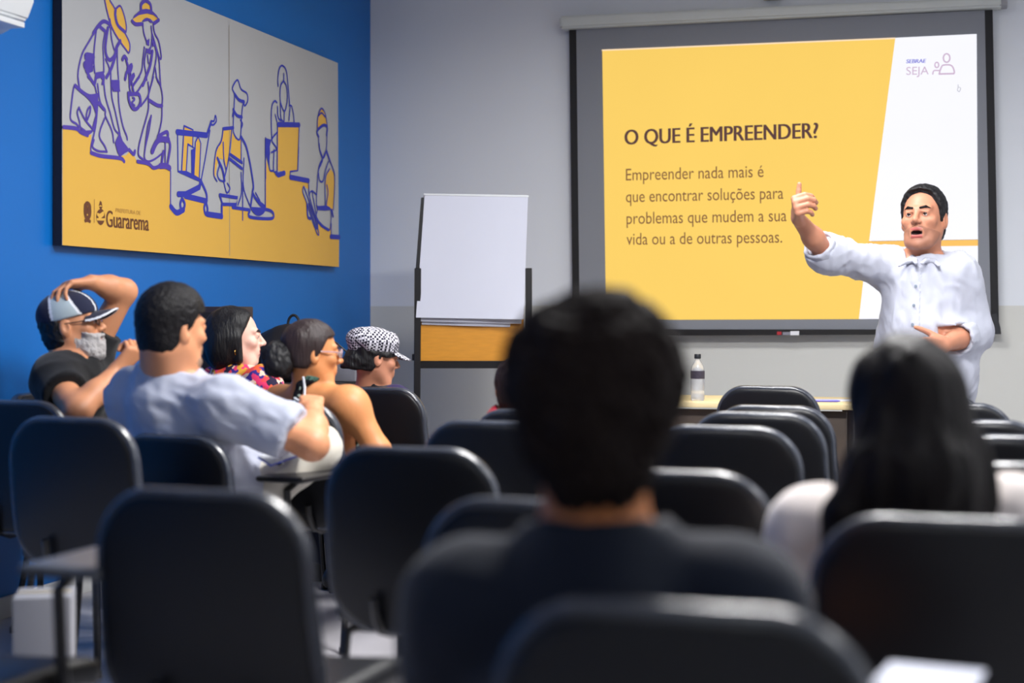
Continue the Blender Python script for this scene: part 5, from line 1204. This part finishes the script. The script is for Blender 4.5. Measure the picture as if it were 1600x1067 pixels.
# ===== small person in red, almost hidden
f = facing(4); H = P(809, 608, 5.28); hd = Head(H, f, 0.85); J = seat_pose(H, f, 0.135, hs=0.85); J['sl'] = P(789, 660, 5.26); J['el'] = J['sl']-UP*0.2+f*0.05
base = base_of(J); p6 = person(base, 'person in a red top almost hidden behind the big dark head')
B = Sdf(); body(B, J, f, 0.8); hd.build(B, J['nb']-UP*0.02, 0.045); legs(B, J, 0.85); hand(B, J['wr'], f, -UP, -np.cross(f, UP)); hand(B, J['wl'], f, -UP, np.cross(f, UP))
mk_body(p6, base, B, hd, M['sk_brown']); put(hair_shell(B, hd, 0.01), 'hair', M['h_brown'], p6, base, 0.006, 0.012, wrinkle(0.003, 22, 4))
S = B.sub(('torso', 'arml', 'armr')); neckline(S, J, 0.045, 0.010, 0.0); put(S, 'red_top', M['red_top'], p6, base, 0.011, 0.010, wrinkle(0.004, 8, 8)); wear_common(B, J, f, p6, base, M['denim'], 0.85)

# ===== man with thick dark hair in front of the camera
f = facing(3); H = P(930, 640, 1.93); hd = Head(H, facing(4), 1.0)
J = seat_pose(H, f, 0.175); J.update(nb=P(930, 838, 1.93), sl=P(728, 948, 1.97), sr=P(1160, 946, 1.95))
for q, k in (('l', -1), ('r', 1)): J['e'+q] = J['s'+q]-UP*0.25+np.cross(f, UP)*k*0.035+f*0.05; J['w'+q] = J['e'+q]+f*0.21-np.cross(f, UP)*k*0.06+UP*0.02
base = base_of(J); pm = person(base, 'man with a thick round mass of dark hair and navy t-shirt, seen from behind')
B = Sdf(); body(B, J, f, 0.98); hd.build(B, J['nb']-UP*0.02, 0.062); legs(B, J); hand(B, J['wr'], f, -UP, -np.cross(f, UP)); hand(B, J['wl'], f, -UP, np.cross(f, UP))
mk_body(pm, base, B, hd, M['sk_brown']); hd.eyes(pm, base, M['h_black'])
K = Sdf(); hd.ell(K, (0, -0.014, 0.046), (0.110, 0.116, 0.102), 0.0); hd.ell(K, (0, -0.048, -0.042), (0.082, 0.066, 0.082), 0.05)
K.keep(lambda x, y, z: (lambda l: l[1]-(0.025+np.clip(l[2], 0, 0.1)*0.7))(hd.local(x, y, z)), 0.02)
put(K, 'hair', M['h_afro'], pm, base, 0.0035, 0, lambda V, N: wrinkle(0.006, 13, 4)(V, N)+wrinkle(0.004, 45, 9)(V, N))
S = B.sub(('torso',))
for q in ('l', 'r'): sleeve(S, J['s'+q], J['e'+q], 0.064, 0.062, 0.75)
neckline(S, J, 0.062, 0.008, 0.008, f*0.25); S.cap(J['pv']+UP*0.03, J['pv']-UP*0.04, 0.165, 0.175, 0.05, n=f, fl=1.3)
put(S, 't_shirt', M['navy_tee'], pm, base, 0.008, 0.008, wrinkle(0.004, 7, 8)); wear_common(B, J, f, pm, base, M['denim'])

# ===== woman with long dark hair at the right
f = facing(0); H = P(1410, 648, 2.66); hd = Head(H, facing(-4), 0.98)
J = seat_pose(H, f, 0.16); J.update(nb=P(1412, 800, 2.66), sl=P(1268, 838, 2.68), sr=P(1578, 820, 2.62))
for q, k in (('l', -1), ('r', 1)): J['e'+q] = J['s'+q]-UP*0.24+np.cross(f, UP)*k*0.03+f*0.05; J['w'+q] = J['e'+q]+f*0.2-np.cross(f, UP)*k*0.06+UP*0.02
base = base_of(J); pw = person(base, 'woman with long straight dark hair and cream white top, seen from behind')
B = Sdf(); body(B, J, f, 0.92); hd.build(B, J['nb']-UP*0.02, 0.052); legs(B, J); hand(B, J['wr'], f, -UP, -np.cross(f, UP)); hand(B, J['wl'], f, -UP, np.cross(f, UP))
mk_body(pw, base, B, hd, M['sk_fair']); hd.eyes(pw, base, M['h_black'])
K = Sdf(); hd.ell(K, (0, -0.015, 0.045), (0.088, 0.108, 0.094), 0.0); hd.cap(K, (0, -0.035, 0.02), (0, -0.085, -0.10), 0.092, 0.112, 0.05, n=f, fl=1.25); hd.cap(K, (0, -0.085, -0.09), (0.0, -0.115, -0.20), 0.112, 0.108, 0.05, n=f, fl=2.4)
hd.cap(K, (-0.085, -0.10, -0.09), (-0.138, -0.10, -0.16), 0.042, 0.032, 0.04); hd.cap(K, (-0.138, -0.10, -0.16), (-0.158, -0.075, -0.25), 0.032, 0.016, 0.02); hd.cap(K, (0.07, -0.06, -0.06), (0.105, -0.105, -0.2), 0.04, 0.028, 0.04)
K.keep(lambda x, y, z: (lambda l: l[1]-(0.02+np.clip(l[2], 0, 0.1)*0.6))(hd.local(x, y, z)), 0.015)
put(K, 'hair', M['h_long'], pw, base, 0.005, 0, wrinkle(0.005, 18, 4, (1, 1, 0.15)))
S = B.sub(('torso',)); 
for q in ('l', 'r'): sleeve(S, J['s'+q], J['e'+q], 0.062, 0.060, 0.8)
neckline(S, J, 0.052, 0.009, 0.0, f*0.25); S.cap(J['pv']+UP*0.03, J['pv']-UP*0.04, 0.16, 0.17, 0.05, n=f, fl=1.3)
put(S, 'cream_top', M['cream_top'], pw, base, 0.009, 0.009, wrinkle(0.005, 8, 8)); wear_common(B, J, f, pw, base, M['denim'], 0.95)
